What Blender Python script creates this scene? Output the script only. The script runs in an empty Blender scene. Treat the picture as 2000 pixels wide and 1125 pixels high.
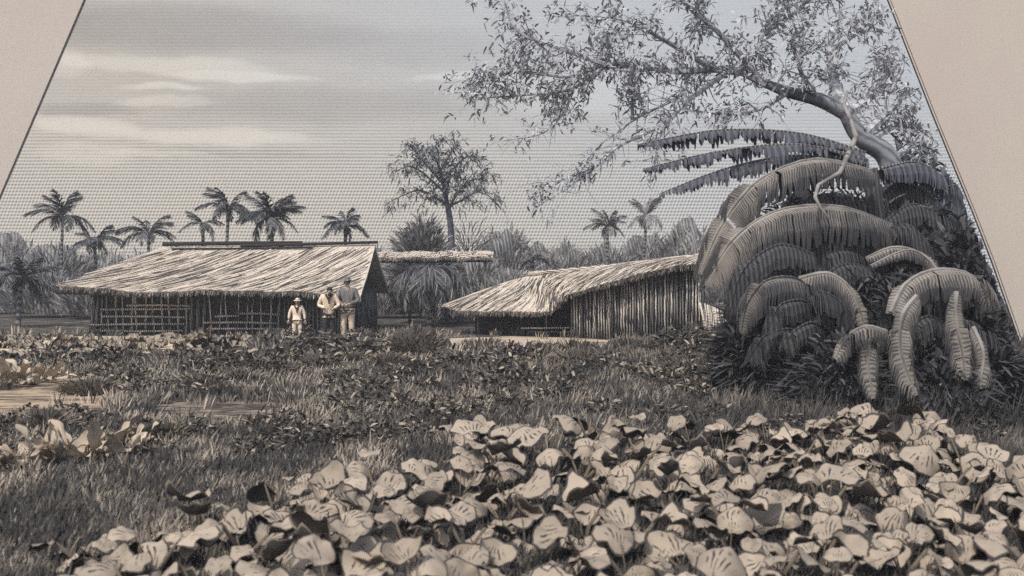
import bpy, math, random
import numpy as np
from mathutils import Vector, Matrix

random.seed(7)
RNG = np.random.default_rng(11)
SC = bpy.context.scene
COL = SC.collection

# ------------------------------------------------------------------ camera, world, sun, exposure
EYE, FPX, HOR = 1.9, 1920.0, 540.0
cam_d = bpy.data.cameras.new('camera')
cam = bpy.data.objects.new('camera', cam_d)
COL.objects.link(cam)
cam.location = (0, 0, EYE)
cam.rotation_euler = (math.radians(90), 0, 0)
cam_d.sensor_width = 36
cam_d.lens = 36 * FPX / 2000
cam_d.shift_y = (HOR - 562.5) / 2000
cam_d.clip_end = 1000
cam_d.dof.use_dof = True
cam_d.dof.focus_distance = 24
cam_d.dof.aperture_fstop = 2.0
SC.camera = cam

SUN_EL, SUN_AZ = 52, 28        # azimuth: degrees to the left of straight behind the camera
world = bpy.data.worlds.new('World')
SC.world = world
world.use_nodes = True
wn = world.node_tree
wn.nodes.clear()
wo = wn.nodes.new('ShaderNodeOutputWorld')
wb = wn.nodes.new('ShaderNodeBackground')
ws = wn.nodes.new('ShaderNodeTexSky')
ws.sky_type = 'NISHITA'
ws.sun_disc = False
ws.sun_elevation = math.radians(SUN_EL)
ws.sun_rotation = math.radians(180 + SUN_AZ)
ws.air_density = 0.7
ws.dust_density = 4.0
wb.inputs['Strength'].default_value = 0.15
wn.links.new(ws.outputs[0], wb.inputs[0])
wn.links.new(wb.outputs[0], wo.inputs[0])

sun_d = bpy.data.lights.new('sun', 'SUN')
sun_d.energy = 2.25
sun_d.angle = math.radians(0.5)
sun_d.color = (1.0, 0.965, 0.93)
sun = bpy.data.objects.new('sun', sun_d)
COL.objects.link(sun)
sun_dir = Vector((-math.sin(math.radians(SUN_AZ)) * math.cos(math.radians(SUN_EL)),
                  -math.cos(math.radians(SUN_AZ)) * math.cos(math.radians(SUN_EL)),
                  math.sin(math.radians(SUN_EL))))
sun.rotation_euler = sun_dir.to_track_quat('Z', 'Y').to_euler()
sun.location = sun_dir * 40

SC.view_settings.view_transform = 'Standard'
SC.view_settings.look = 'None'
SC.view_settings.exposure = 0.12
SC.view_settings.gamma = 1.0
SC.view_settings.use_curve_mapping = False
SC.render.engine = 'CYCLES'
SC.cycles.max_bounces = 6
SC.cycles.diffuse_bounces = 6
SC.cycles.use_denoising = False

# ------------------------------------------------------------------ helpers
def P(px, py, Y):
    """the place at depth Y that the photograph shows at (px, py)"""
    return Vector(((px - 1000) / FPX * Y, Y, EYE - (py - HOR) / FPX * Y))

def G(px, py):
    """the ground point the photograph shows at (px, py)"""
    Y = EYE * FPX / (py - HOR)
    return Vector(((px - 1000) / FPX * Y, Y, 0))

def border(py):
    return float(np.interp(py, [0, 220, 420, 508, 700], [1732, 1818, 1900, 1934, 2001]))

def lin(r, g, b):
    f = lambda c: (c / 255 / 12.92) if c / 255 <= 0.04045 else ((c / 255 + 0.055) / 1.055) ** 2.4
    return (f(r), f(g), f(b), 1)

def tag(o, label=None, cat=None, group=None, kind=None):
    if label: o['label'] = label
    if cat: o['category'] = cat
    if group: o['group'] = group
    if kind: o['kind'] = kind
    return o

def empty(name, loc=(0, 0, 0), label=None, cat=None, group=None, rz=0.0):
    o = bpy.data.objects.new(name, None)
    o.empty_display_size = 0.2
    COL.objects.link(o)
    o.location = loc
    o.rotation_euler = (0, 0, rz)
    return tag(o, label, cat, group)

def link(name, me, parent=None, mat=None, world_verts=True):
    o = bpy.data.objects.new(name, me)
    COL.objects.link(o)
    if mat is not None and not me.materials:
        for m in (mat if isinstance(mat, (list, tuple)) else [mat]):
            me.materials.append(m)
    if parent is not None:
        o.parent = parent
        if world_verts:                       # vertices were written in world space
            pl = parent.location.copy()
            p = parent.parent
            while p is not None:
                pl += p.location
                p = p.parent
            o.location = -pl
    return o

class MB:
    def __init__(self):
        self.v, self.f, self.uv, self.mi = [], [], [], []
        self.has_uv = False
    def add(self, verts, faces, uvs=None, mi=0):
        b = len(self.v)
        self.v += [tuple(x) for x in verts]
        for f in faces:
            self.f.append(tuple(i + b for i in f))
            self.mi.append(mi)
        if uvs is not None:
            self.has_uv = True
            self.uv += list(uvs)
        else:
            self.uv += [(0, 0)] * len(verts)
        return self
    def box(self, lo, hi, mi=0):
        x0, y0, z0 = lo; x1, y1, z1 = hi
        return self.add([(x0,y0,z0),(x1,y0,z0),(x1,y1,z0),(x0,y1,z0),(x0,y0,z1),(x1,y0,z1),(x1,y1,z1),(x0,y1,z1)],
                 [(0,3,2,1),(4,5,6,7),(0,1,5,4),(1,2,6,5),(2,3,7,6),(3,0,4,7)], mi=mi)
    def tube(self, pts, rad, sides=6, mi=0, cap=True):
        pts = [Vector(p) for p in pts]
        n = len(pts)
        if not hasattr(rad, '__len__'): rad = [rad] * n
        verts, faces = [], []
        ref = None
        for i, p in enumerate(pts):
            t = (pts[min(i + 1, n - 1)] - pts[max(i - 1, 0)]).normalized()
            if ref is None:
                ref = t.orthogonal().normalized()
            ref = (ref - t * ref.dot(t))
            ref = ref.normalized() if ref.length > 1e-6 else t.orthogonal().normalized()
            bi = t.cross(ref)
            for k in range(sides):
                a = 2 * math.pi * k / sides
                verts.append(p + (ref * math.cos(a) + bi * math.sin(a)) * rad[i])
        for i in range(n - 1):
            for k in range(sides):
                k2 = (k + 1) % sides
                faces.append((i*sides+k, i*sides+k2, (i+1)*sides+k2, (i+1)*sides+k))
        if cap:
            faces.append(tuple(range(sides - 1, -1, -1)))
            faces.append(tuple((n-1)*sides + k for k in range(sides)))
        uvs = [(i / max(1, n-1), k / sides) for i in range(n) for k in range(sides)]
        return self.add(verts, faces, uvs, mi)
    def mesh(self, name='mesh', smooth=False):
        me = bpy.data.meshes.new(name)
        me.from_pydata(self.v, [], self.f)
        if any(self.mi):
            me.polygons.foreach_set('material_index', self.mi)
        if self.has_uv:
            uvl = me.uv_layers.new(name='UVMap')
            idx = np.empty(len(me.loops), dtype=np.int32)
            me.loops.foreach_get('vertex_index', idx)
            uvl.data.foreach_set('uv', np.array(self.uv, dtype=np.float32)[idx].ravel())
        if smooth:
            me.polygons.foreach_set('use_smooth', [True] * len(me.polygons))
        me.update()
        return me
    def build(self, name, mat, parent=None, smooth=False):
        return link(name, self.mesh(name, smooth), parent, mat)

def np_mesh(name, verts, faces, tone=None, uv=None):
    """faces: list of (k-column index array)"""
    me = bpy.data.meshes.new(name)
    me.vertices.add(len(verts))
    me.vertices.foreach_set('co', np.asarray(verts, dtype=np.float32).ravel())
    loops = np.concatenate([f.ravel() for f in faces]).astype(np.int32)
    tot = np.concatenate([np.full(len(f), f.shape[1], dtype=np.int32) for f in faces])
    start = np.concatenate([[0], np.cumsum(tot)[:-1]]).astype(np.int32)
    me.loops.add(len(loops))
    me.loops.foreach_set('vertex_index', loops)
    me.polygons.add(len(tot))
    me.polygons.foreach_set('loop_start', start)
    me.polygons.foreach_set('loop_total', tot)
    if tone is not None:
        a = me.attributes.new('tone', 'FLOAT', 'POINT')
        a.data.foreach_set('value', np.asarray(tone, dtype=np.float32))
    me.update(calc_edges=True)
    return me

def strokes(base, d, length, width, bend, tone, yaw=None, rng=RNG):
    """ribbons: base (n,3), unit direction d (n,3), bend (n,3) added at the tip; returns verts, faces, tone"""
    n = len(base)
    length = np.broadcast_to(length, n)[:, None]
    width = np.broadcast_to(width, n)[:, None]
    if yaw is None:
        yaw = rng.uniform(-0.9, 0.9, n)
    side = np.stack([np.cos(yaw), np.sin(yaw), np.zeros(n)], 1)
    side = side - d * np.sum(side * d, 1, keepdims=True)
    side /= np.maximum(np.linalg.norm(side, axis=1, keepdims=True), 1e-4)
    mid = base + d * length * 0.55 + bend * 0.3
    tip = base + d * length + bend
    v = np.stack([base - side * width * 0.4, base + side * width * 0.4,
                  mid - side * width * 0.5, mid + side * width * 0.5,
                  tip - side * width * 0.12, tip + side * width * 0.12], 1).reshape(-1, 3)
    i = np.arange(n)[:, None] * 6
    f = np.concatenate([i + np.array([[0, 1, 3, 2]]), i + np.array([[2, 3, 5, 4]])])
    return v, f, np.repeat(np.broadcast_to(tone, n), 6)

def join_strokes(name, parts):
    V, F, T, b = [], [], [], 0
    for v, f, t in parts:
        V.append(v); F.append(f + b); T.append(t); b += len(v)
    return np_mesh(name, np.concatenate(V), [np.concatenate(F)], np.concatenate(T))

# ------------------------------------------------------------------ materials
class NT:
    """small helper to write shader math"""
    def __init__(self, name, rough=0.9):
        self.m = bpy.data.materials.new(name)
        self.m.use_nodes = True
        self.t = self.m.node_tree
        self.b = self.t.nodes['Principled BSDF']
        self.b.inputs['Roughness'].default_value = rough
        self.b.inputs['Specular IOR Level'].default_value = 0.12
    def n(self, kind, **kw):
        x = self.t.nodes.new('ShaderNode' + kind)
        for k, v in kw.items(): setattr(x, k, v)
        return x
    def put(self, sock, v):
        if hasattr(v, 'links') or isinstance(v, bpy.types.NodeSocket): self.t.links.new(v, sock)
        else: sock.default_value = v
    def math(self, op, a, b=0.0, c=None, clamp=False):
        x = self.n('Math', operation=op, use_clamp=clamp)
        self.put(x.inputs[0], a); self.put(x.inputs[1], b)
        if c is not None: self.put(x.inputs[2], c)
        return x.outputs[0]
    def add(self, a, b): return self.math('ADD', a, b)
    def sub(self, a, b): return self.math('SUBTRACT', a, b)
    def mul(self, a, b): return self.math('MULTIPLY', a, b)
    def smooth(self, v, lo, hi, o0=0.0, o1=1.0):
        x = self.n('MapRange', interpolation_type='SMOOTHSTEP')
        self.put(x.inputs[0], v)
        for i, q in ((1, lo), (2, hi), (3, o0), (4, o1)): self.put(x.inputs[i], q)
        return x.outputs[0]
    def mix(self, fac, a, b):
        x = self.n('Mix', data_type='RGBA')
        self.put(x.inputs[0], fac); self.put(x.inputs[6], a); self.put(x.inputs[7], b)
        return x.outputs[2]
    def coord(self, which='Object'):
        return self.n('TexCoord').outputs[which]
    def sep(self, v):
        x = self.n('SeparateXYZ'); self.put(x.inputs[0], v)
        return x.outputs[0], x.outputs[1], x.outputs[2]
    def noise(self, vec, scale, detail=2.0, rough=0.5):
        x = self.n('TexNoise')
        self.put(x.inputs['Vector'], vec)
        x.inputs['Scale'].default_value = scale
        x.inputs['Detail'].default_value = detail
        x.inputs['Roughness'].default_value = rough
        return x.outputs['Fac']
    def scale(self, vec, s):
        x = self.n('VectorMath', operation='MULTIPLY')
        self.put(x.inputs[0], vec); x.inputs[1].default_value = s
        return x.outputs[0]
    def dot(self, vec, a):
        x = self.n('VectorMath', operation='DOT_PRODUCT')
        self.put(x.inputs[0], vec); x.inputs[1].default_value = a
        return x.outputs['Value']
    def attr(self, name):
        x = self.n('Attribute', attribute_name=name)
        return x.outputs['Fac']
    def color(self, c):
        self.put(self.b.inputs['Base Color'], c)
        return self.m

INK = lin(74, 74, 77)
INKW = lin(72, 71, 70)

def plain(name, c, grain=0.12, scale=14.0):
    t = NT(name)
    f = t.noise(t.coord('Object'), scale, 3)
    dark = tuple(x * (1 - 2.2 * grain) for x in c[:3]) + (1,)
    return t.color(t.mix(t.smooth(f, 0.35, 0.65), dark, c))

def hatch(name, paper, ink, axis, freq, duty=0.0, wob=1.2, nscale=2.0, soft=0.5, patch=0.7, coord='Object'):
    """engraved ruling: lines across `axis`, freq lines per metre; duty<0 = less ink"""
    t = NT(name)
    c = t.coord(coord)
    ph = t.add(t.mul(t.dot(c, axis), freq * 2 * math.pi), t.mul(t.noise(c, nscale, 3), wob * 6))
    s = t.math('SINE', ph)
    s = t.add(s, t.mul(t.sub(t.noise(c, nscale * 0.7, 3), 0.5), patch * 5))
    return t.color(t.mix(t.smooth(s, duty - soft, duty + soft), ink, paper))

def tonemat(name, ink, paper):
    t = NT(name)
    return t.color(t.mix(t.attr('tone'), ink, paper))

M = {}
M['grass'] = tonemat('grass_blades', INKW, lin(188, 177, 160))
M['veg'] = tonemat('background_foliage', lin(76, 79, 83), lin(192, 189, 183))
M['palm'] = tonemat('palm_leaf', lin(68, 72, 80), lin(178, 175, 168))
M['treeleaf'] = tonemat('crown_leaf', lin(82, 86, 92), lin(172, 172, 171))
M['bigleaf'] = tonemat('big_tree_leaf', lin(150, 153, 158), lin(202, 203, 204))
M['limb'] = hatch('grey_limb', lin(184, 186, 188), lin(146, 149, 154), (0.8, 0.5, 0.5), 5, -0.1, 1.5, 1.3)
M['trunkbark'] = plain('slim_tree_bark', lin(88, 92, 100), .15, 6)
M['thatch'] = tonemat('straw', INKW, lin(216, 204, 186))
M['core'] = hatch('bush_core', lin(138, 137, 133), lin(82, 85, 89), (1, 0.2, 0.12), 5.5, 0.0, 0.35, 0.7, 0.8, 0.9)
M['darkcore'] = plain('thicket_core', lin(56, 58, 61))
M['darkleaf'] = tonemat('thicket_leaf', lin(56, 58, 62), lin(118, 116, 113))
M['roof'] = plain('thatch_sheet', lin(204, 195, 180), .10, 9)
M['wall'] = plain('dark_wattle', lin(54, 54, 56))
M['pole'] = hatch('peeled_pole', lin(200, 193, 181), INK, (1, 0, 0.05), 14, -0.2, 1.5, 3.0, 0.6, 0.8)
M['darkpole'] = hatch('dark_pole', lin(134, 130, 124), INK, (1, 0, 0.05), 14, 0.3, 1.5, 3.0, 0.6, 0.8)
M['log'] = hatch('pale_log', lin(204, 194, 178), INK, (0.15, 0, 1), 12, -0.6, 1.0, 2.0)
M['darklog'] = plain('dark_log', lin(58, 57, 58))
M['bark'] = hatch('bark', lin(138, 140, 145), lin(92, 96, 102), (0.5, 0.3, 0.8), 6, 0.2, 2.2, 1.6, 1.2, 1.4)
M['palmbark'] = hatch('palm_bark', lin(130, 128, 124), lin(56, 60, 68), (0, 0, 1), 4, 0.1, 1.0, 2.0)
M['skin'] = plain('skin', lin(190, 168, 148), 0.05)
M['cream'] = hatch('cream_cloth', lin(226, 208, 184), INKW, (1, 0.2, 0.5), 5, -1.7, 1.6, 4, 0.4, 0.6)
M['darkcloth'] = hatch('dark_cloth', lin(146, 143, 138), INK, (1, 0.3, 0), 26, 0.3, 1.2, 3)
M['blackcloth'] = plain('black_cloth', lin(62, 61, 63))
M['hair'] = plain('hair', lin(56, 55, 56))
M['vine'] = plain('pale_vine', lin(150, 147, 141), .2, 3)

# ------------------------------------------------------------------ the page: sky and its margins
DB = 70.0
PXM = DB / FPX
DR = 24.0                                     # the right margin panel stands nearer than the sky
def page_board():
    lx = lambda py: 165 - 0.4286 * py
    rx = lambda py: border(py) if py >= 0 else 1732 + 0.4 * py
    foot, top = HOR + EYE * FPX / DB + 30, -900
    rows = [top, -500, 0, 110, 220, 320, 420, 508, 560, foot]
    def board(name, label, mat, quads, Y):
        b = MB()
        for q in quads: b.add([(u - 1000, 0, HOR - v) for u, v in q], [(0, 1, 2, 3)])
        o = b.build(name, mat)
        o.location = (0, Y, EYE)
        o.scale = (Y / FPX,) * 3          # the board's own unit is one sixth of a ruled line
        return tag(o, label, kind='structure')
    pairs = [(rows[i], rows[i + 1]) for i in range(len(rows) - 1)]
    board('sky', 'printed sky with ruled lines and long pale clouds', sky_material(),
          [[(lx(c), c), (3600, c), (3600, a), (lx(a), a)] for a, c in pairs], DB)
    paper = paper_material()
    board('paper_margin', 'plain pale paper beyond the left border line', paper,
          [[(-2200, c), (lx(c), c), (lx(a), a), (-2200, a)] for a, c in pairs], DB - .01)
    ink = plain('border_ink', lin(58, 54, 52), 0.15)
    def strip(fx, pr, off, w): return [[(fx(c) + off, c), (fx(c) + off + w, c), (fx(a) + off + w, a), (fx(a) + off, a)] for a, c in pr]
    board('border_line', 'thin black ruled border left of the sky', ink, strip(lx, pairs, -2, 4), DB - .03)
    foot2 = HOR + EYE * FPX / DR
    rows2 = [-480, 0, 110, 220, 320, 420, 508, 600, foot2]
    pairs2 = [(rows2[i], rows2[i + 1]) for i in range(len(rows2) - 1)]
    board('paper_margin', 'plain pale paper beyond the right border line', paper,
          [[(rx(c), c), (2900, c), (2900, a), (rx(a), a)] for a, c in pairs2], DR)
    board('border_line', 'thin double ruled border along the right side', ink, strip(rx, pairs2, 0, 3.2) + strip(rx, pairs2, 7, 1.1), DR - .01)

def paper_material():
    t = NT('page_paper', 0.95)
    c = t.coord('Object')
    f = t.noise(c, 0.12, 4, 0.6)
    g = t.noise(c, 0.004, 2)
    col = t.mix(t.smooth(f, 0.3, 0.7), lin(192, 184, 171), lin(196, 188, 175))
    return t.color(t.mix(t.smooth(g, 0.3, 0.7), col, lin(191, 180, 169)))

def sky_material():
    t = NT('printed_sky', 0.95)
    c = t.coord('Object')
    x, y, z = t.sep(c)
    px = t.add(x, 1000.0)
    py = t.sub(HOR, z)
    wx = t.mul(t.sub(t.noise(c, 0.008, 3), 0.5), 120.0)
    wy = t.mul(t.sub(t.noise(t.scale(c, (0.35, 1, 1)), 0.02, 4), 0.5), 34.0)
    qx, qy = t.add(px, wx), t.add(py, wy)
    def blob(cx, cy, rx, ry, slope=0.0):
        dx = t.mul(t.sub(qx, cx), 1.0 / rx)
        dy = t.mul(t.sub(t.sub(qy, cy), t.mul(t.sub(qx, cx), slope)), 1.0 / ry)
        r = t.add(t.mul(dx, dx), t.mul(dy, dy))
        return t.smooth(r, 1.0, 0.05)
    def total(items):
        s = None
        for a, *q in items:
            v = t.mul(blob(*q), a)
            s = v if s is None else t.add(s, v)
        return t.math('MINIMUM', s, 1.0)
    light = total([(0.75, 330, 128, 300, 24, 0.07), (0.9, 470, 150, 190, 13, 0.02), (0.9, 320, 171, 100, 9, 0.0), (0.7, 330, 197, 110, 13, 0.0),
                   (1.0, 160, 245, 130, 26, 0.1), (1.0, 430, 266, 250, 21, 0.03), (0.6, 170, 300, 130, 28, 0.0), (0.7, 300, 300, 140, 9, 0.04), (0.8, 890, 150, 110, 12, -0.05), (0.5, 120, 120, 70, 40, 0.1),
                   (0.5, 1250, 180, 420, 60, 0.0)])
    dark = total([(0.9, 330, 55, 480, 62, 0.03), (0.6, 640, 205, 420, 45, 0.0), (0.7, 170, 212, 150, 16, 0.02), (0.5, 800, 90, 300, 50, 0.0), (0.35, 420, 300, 380, 12, 0.02)])
    # cast of the light painted in: cool top and right, warmer lower left
    cool = t.smooth(t.add(t.mul(px, 0.0008), t.mul(py, -0.0010)), -0.1, 1.1)
    base = t.mix(cool, lin(213, 209, 196), lin(202, 211, 215))
    ink = t.mix(t.smooth(py, 120.0, 330.0), t.mix(cool, lin(152, 148, 141), lin(164, 170, 176)), lin(148, 146, 140))
    # ruled lines, with cross-ruling (dots) low in the sky
    wob = t.mul(t.noise(c, 0.01, 2), 1.6)
    lines = t.math('SINE', t.add(t.mul(py, 2 * math.pi / 6.6), wob))
    vert = t.math('SINE', t.add(t.mul(px, 2 * math.pi / 6.6), t.mul(py, 0.35)))
    low = t.smooth(py, 255.0, 370.0)
    pat = t.add(lines, t.mul(t.mul(vert, low), 0.9))
    thr = t.add(t.add(t.mul(dark, -0.9), t.mul(light, 1.15)), t.mul(low, -0.15))
    thr = t.add(thr, t.mul(t.sub(t.noise(t.scale(c, (0.3, 1, 1)), 0.03, 3), 0.5), 0.4))
    k = t.add(pat, thr)
    k = t.smooth(k, -1.25, 0.55)
    # ruling grows too fine to pick out towards the top
    fine = t.smooth(py, 400.0, 170.0)
    avg = t.math('MINIMUM', t.math('MAXIMUM', t.add(0.52, t.mul(thr, 0.42)), 0.0), 1.0)
    kk = t.add(t.mul(k, t.sub(1.0, t.mul(fine, 0.86))), t.mul(avg, t.mul(fine, 0.86)))
    return t.color(t.mix(kk, ink, base))

page_board()

# ------------------------------------------------------------------ ground
def ground():
    t = NT('field_earth')
    c = t.coord('Object')
    f = t.noise(t.scale(c, (1, 0.6, 1)), 1.3, 5, 0.65)
    s = t.math('SINE', t.add(t.mul(t.dot(c, (1, 0.1, 0)), 2 * math.pi * 9), t.mul(t.noise(c, 2.0, 3), 9.0)))
    k = t.smooth(t.add(t.mul(s, 0.35), t.mul(t.sub(f, 0.55), 6.0)), -0.4, 1.5)
    m = t.color(t.mix(k, lin(66, 64, 61), lin(146, 136, 121)))
    poly = [(-120, 1, 0), (120, 1, 0), (120, DB - 2, 0), (-120, DB - 2, 0)]
    b = MB()
    n = len(poly)
    b.add(poly, [tuple(range(n))])
    tag(b.build('ground', m), 'rough dark field running back to the huts', kind='structure')

def ground_patch(name, label, pts, mat, z):
    b = MB()
    q = [G(*p) for p in pts]
    b.add([(p.x, p.y, z) for p in q], [tuple(range(len(q)))])
    o = b.build(name, mat)
    if o.data.polygons[0].normal.z < 0: o.data.flip_normals()
    return tag(o, label, kind='structure')

def earth_mat(name, paper, ink, freq, duty):
    t = NT(name)
    c = t.coord('Object')
    s = t.mul(t.sub(t.noise(t.scale(c, (0.22, 1, 1)), freq * 1.7, 5, .7), 0.5), 7.0)
    s = t.add(s, t.mul(t.sub(t.noise(t.scale(c, (0.6, 1.4, 1)), 1.1, 4), 0.5), 5.0))
    return t.color(t.mix(t.smooth(s, duty - 0.6, duty + 0.6), ink, paper))

ground()
M['pale_earth'] = earth_mat('pale_trodden_earth', lin(190, 175, 153), lin(86, 79, 72), 2.2, -.7)
M['hatched_earth'] = earth_mat('ploughed_earth', lin(172, 155, 132), lin(78, 71, 66), 4.5, -0.2)
M['dark_earth'] = earth_mat('damp_earth', lin(150, 138, 122), lin(62, 58, 56), 5.5, 0.1)
ground_patch('dirt_path', 'pale trodden earth strip in front of the large hut',
             [(-150, 664), (180, 657), (380, 657), (520, 664), (530, 674), (420, 678), (300, 690), (120, 702), (-150, 712)], earth_mat('pale_dust', lin(206, 191, 167), lin(96, 88, 80), 1.6, -1.5), 0.004)
ground_patch('dirt_path', 'narrow pale earth strip along the foot of the smaller hut',
             [(770, 672), (880, 661), (1000, 657), (1120, 660), (1240, 668), (1300, 676), (1180, 680), (1060, 678), (960, 684), (830, 690)], M['pale_earth'], 0.004)
ground_patch('bare_earth', 'bare hatched earth at the left edge of the field',
             [(-150, 735), (150, 738), (260, 752), (250, 775), (330, 790), (200, 815), (60, 830), (-150, 835)], M['hatched_earth'], 0.004)
ground_patch('bare_earth', 'long dark earth bank in the middle of the field',
             [(270, 792), (420, 783), (560, 786), (590, 800), (565, 820), (480, 832), (340, 826), (270, 812)], M['dark_earth'], 0.008)

# ------------------------------------------------------------------ grass
EXCL = [((-150, 655), (505, 706)), ((860, 656), (1200, 683)), ((-150, 742), (215, 822)), ((295, 790), (565, 832))]
def in_excl(px, py):
    k = np.zeros(len(px), bool)
    for (a, b), (c, d) in EXCL:
        k |= (px > a) & (px < c) & (py > b) & (py < d)
    return k

def smooth_noise(x, y, seed, cell):
    r = np.random.default_rng(seed)
    g = r.random((128, 128))
    u, v = x / cell, y / cell
    i, j = np.floor(u).astype(int), np.floor(v).astype(int)
    fu, fv = u - i, v - j
    fu, fv = fu * fu * (3 - 2 * fu), fv * fv * (3 - 2 * fv)
    a = lambda p, q: g[p % 128, q % 128]
    return (a(i, j) * (1 - fu) + a(i + 1, j) * fu) * (1 - fv) + (a(i, j + 1) * (1 - fu) + a(i + 1, j + 1) * fu) * fv

top_line_x = [100, 165, 300, 450, 560, 640, 760, 860, 940, 1000, 1060, 1085, 1115, 1180, 1400, 1560, 1650, 1740, 1850, 1930, 2000, 2150]
top_line_y = [1120, 1050, 1060, 1005, 965, 935, 915, 895, 845, 830, 850, 900, 845, 832, 842, 850, 820, 822, 850, 895, 905, 920]
def grass():
    n = 15000
    px = RNG.uniform(-200, 2100, n)
    py = 652 + (1200 - 652) * RNG.random(n) ** 1.0
    keep = ~(in_excl(px, py) & (RNG.random(n) < 0.975))
    lim = np.interp(py, [540, 700, 760], [1945, 2000, 2300]) - 15
    keep &= ~((py > np.interp(px, top_line_x, top_line_y) + 45) & (RNG.random(n) < .6))
    keep &= px < lim
    px, py = px[keep], py[keep]
    n = len(px)
    Y = EYE * FPX / (py - HOR)
    X = (px - 1000) / FPX * Y
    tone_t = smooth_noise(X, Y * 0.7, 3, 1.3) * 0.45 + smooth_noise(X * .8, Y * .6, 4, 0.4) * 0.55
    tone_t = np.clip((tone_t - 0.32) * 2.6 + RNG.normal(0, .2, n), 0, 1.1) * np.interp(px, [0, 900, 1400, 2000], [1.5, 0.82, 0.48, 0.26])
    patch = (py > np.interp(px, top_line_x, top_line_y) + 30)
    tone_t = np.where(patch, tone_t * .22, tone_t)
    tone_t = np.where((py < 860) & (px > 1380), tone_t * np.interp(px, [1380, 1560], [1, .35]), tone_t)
    k = 13
    hgt = np.interp(Y, [6, 12, 20, 33], [0.15, 0.19, 0.24, 0.27]) * RNG.uniform(0.65, 1.3, n)
    hgt = hgt * np.where(py < 850, np.interp(px, [1300, 1500, 1750, 2000], [1, 1.5, 2.2, 2.4]), 1.0)
    rad = hgt * 0.75
    a = RNG.uniform(0, 2 * math.pi, (n, k))
    rr = np.sqrt(RNG.random((n, k)))
    ox, oy = np.cos(a) * rr * rad[:, None], np.sin(a) * rr * rad[:, None] * 0.6
    base = np.stack([X[:, None] + ox, Y[:, None] + oy, np.zeros((n, k))], 2).reshape(-1, 3)
    m = n * k
    dx = (np.cos(a) * rr * 0.35).ravel() + RNG.normal(0, 0.10, m) + 0.10
    dy = (np.sin(a) * rr * 0.3).ravel() + RNG.normal(0, 0.08, m)
    d = np.stack([dx, dy, np.ones(m)], 1)
    d /= np.linalg.norm(d, axis=1, keepdims=True)
    L = (hgt[:, None] * (1.15 - 0.5 * rr ** 2) * RNG.uniform(0.75, 1.15, (n, k))).ravel()
    W = np.repeat(np.interp(Y, [6, 12, 20, 33], [0.012, 0.017, 0.026, 0.042]), k) * RNG.uniform(0.7, 1.3, m)
    T = np.repeat(tone_t, k)
    T = np.clip(T * RNG.uniform(0.3, 1.5, m), 0, 1)
    T = np.where(RNG.random(m) < 0.30, T * 0.1, T)
    bend = np.stack([dx * 0.5 * L, dy * 0.5 * L, -0.12 * L], 1)
    parts = [strokes(base, d, L, W, bend, T)]
    # tussocks: dark arching clumps with pale tips
    for i in range(700):
        px, py = RNG.uniform(-60, 2050), 668 + 330 * RNG.random() ** 1.15
        if px > np.interp(py, [540, 700, 760], [1945, 2000, 2300]) - 60: continue
        if py > np.interp(px, top_line_x, top_line_y) + 15 or in_excl(np.array([px]), np.array([py]))[0]: continue
        g = G(px, py)
        k = 75
        wr = RNG.uniform(16, 38) / FPX * g.y
        u = RNG.uniform(-1, 1, k)
        hh = wr * RNG.uniform(.7, 1.1) * np.sqrt(1 - .8 * u * u)
        b0 = np.stack([g.x + u * wr, g.y + RNG.uniform(-.5, .5, k) * wr, np.zeros(k)], 1)
        dd = np.stack([u * .35 + RNG.normal(0, .08, k), RNG.normal(-.05, .1, k), np.ones(k)], 1)
        dd /= np.linalg.norm(dd, axis=1, keepdims=True)
        ww = 1.1 * g.y / 983
        dk = RNG.random(k) < .7
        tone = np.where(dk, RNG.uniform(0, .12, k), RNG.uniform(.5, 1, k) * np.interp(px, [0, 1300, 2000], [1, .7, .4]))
        ll = hh * np.where(dk, RNG.uniform(.7, 1.0, k), RNG.uniform(1.0, 1.25, k))
        parts.append(strokes(b0, dd, ll, np.where(dk, ww * 2.4, ww), np.stack([u * ll * .3, np.zeros(k), -.25 * ll], 1), tone, yaw=RNG.uniform(-.5, .5, k)))
    me = join_strokes('grass', parts)
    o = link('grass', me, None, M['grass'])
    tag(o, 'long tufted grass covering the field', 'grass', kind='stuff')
grass()

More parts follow.
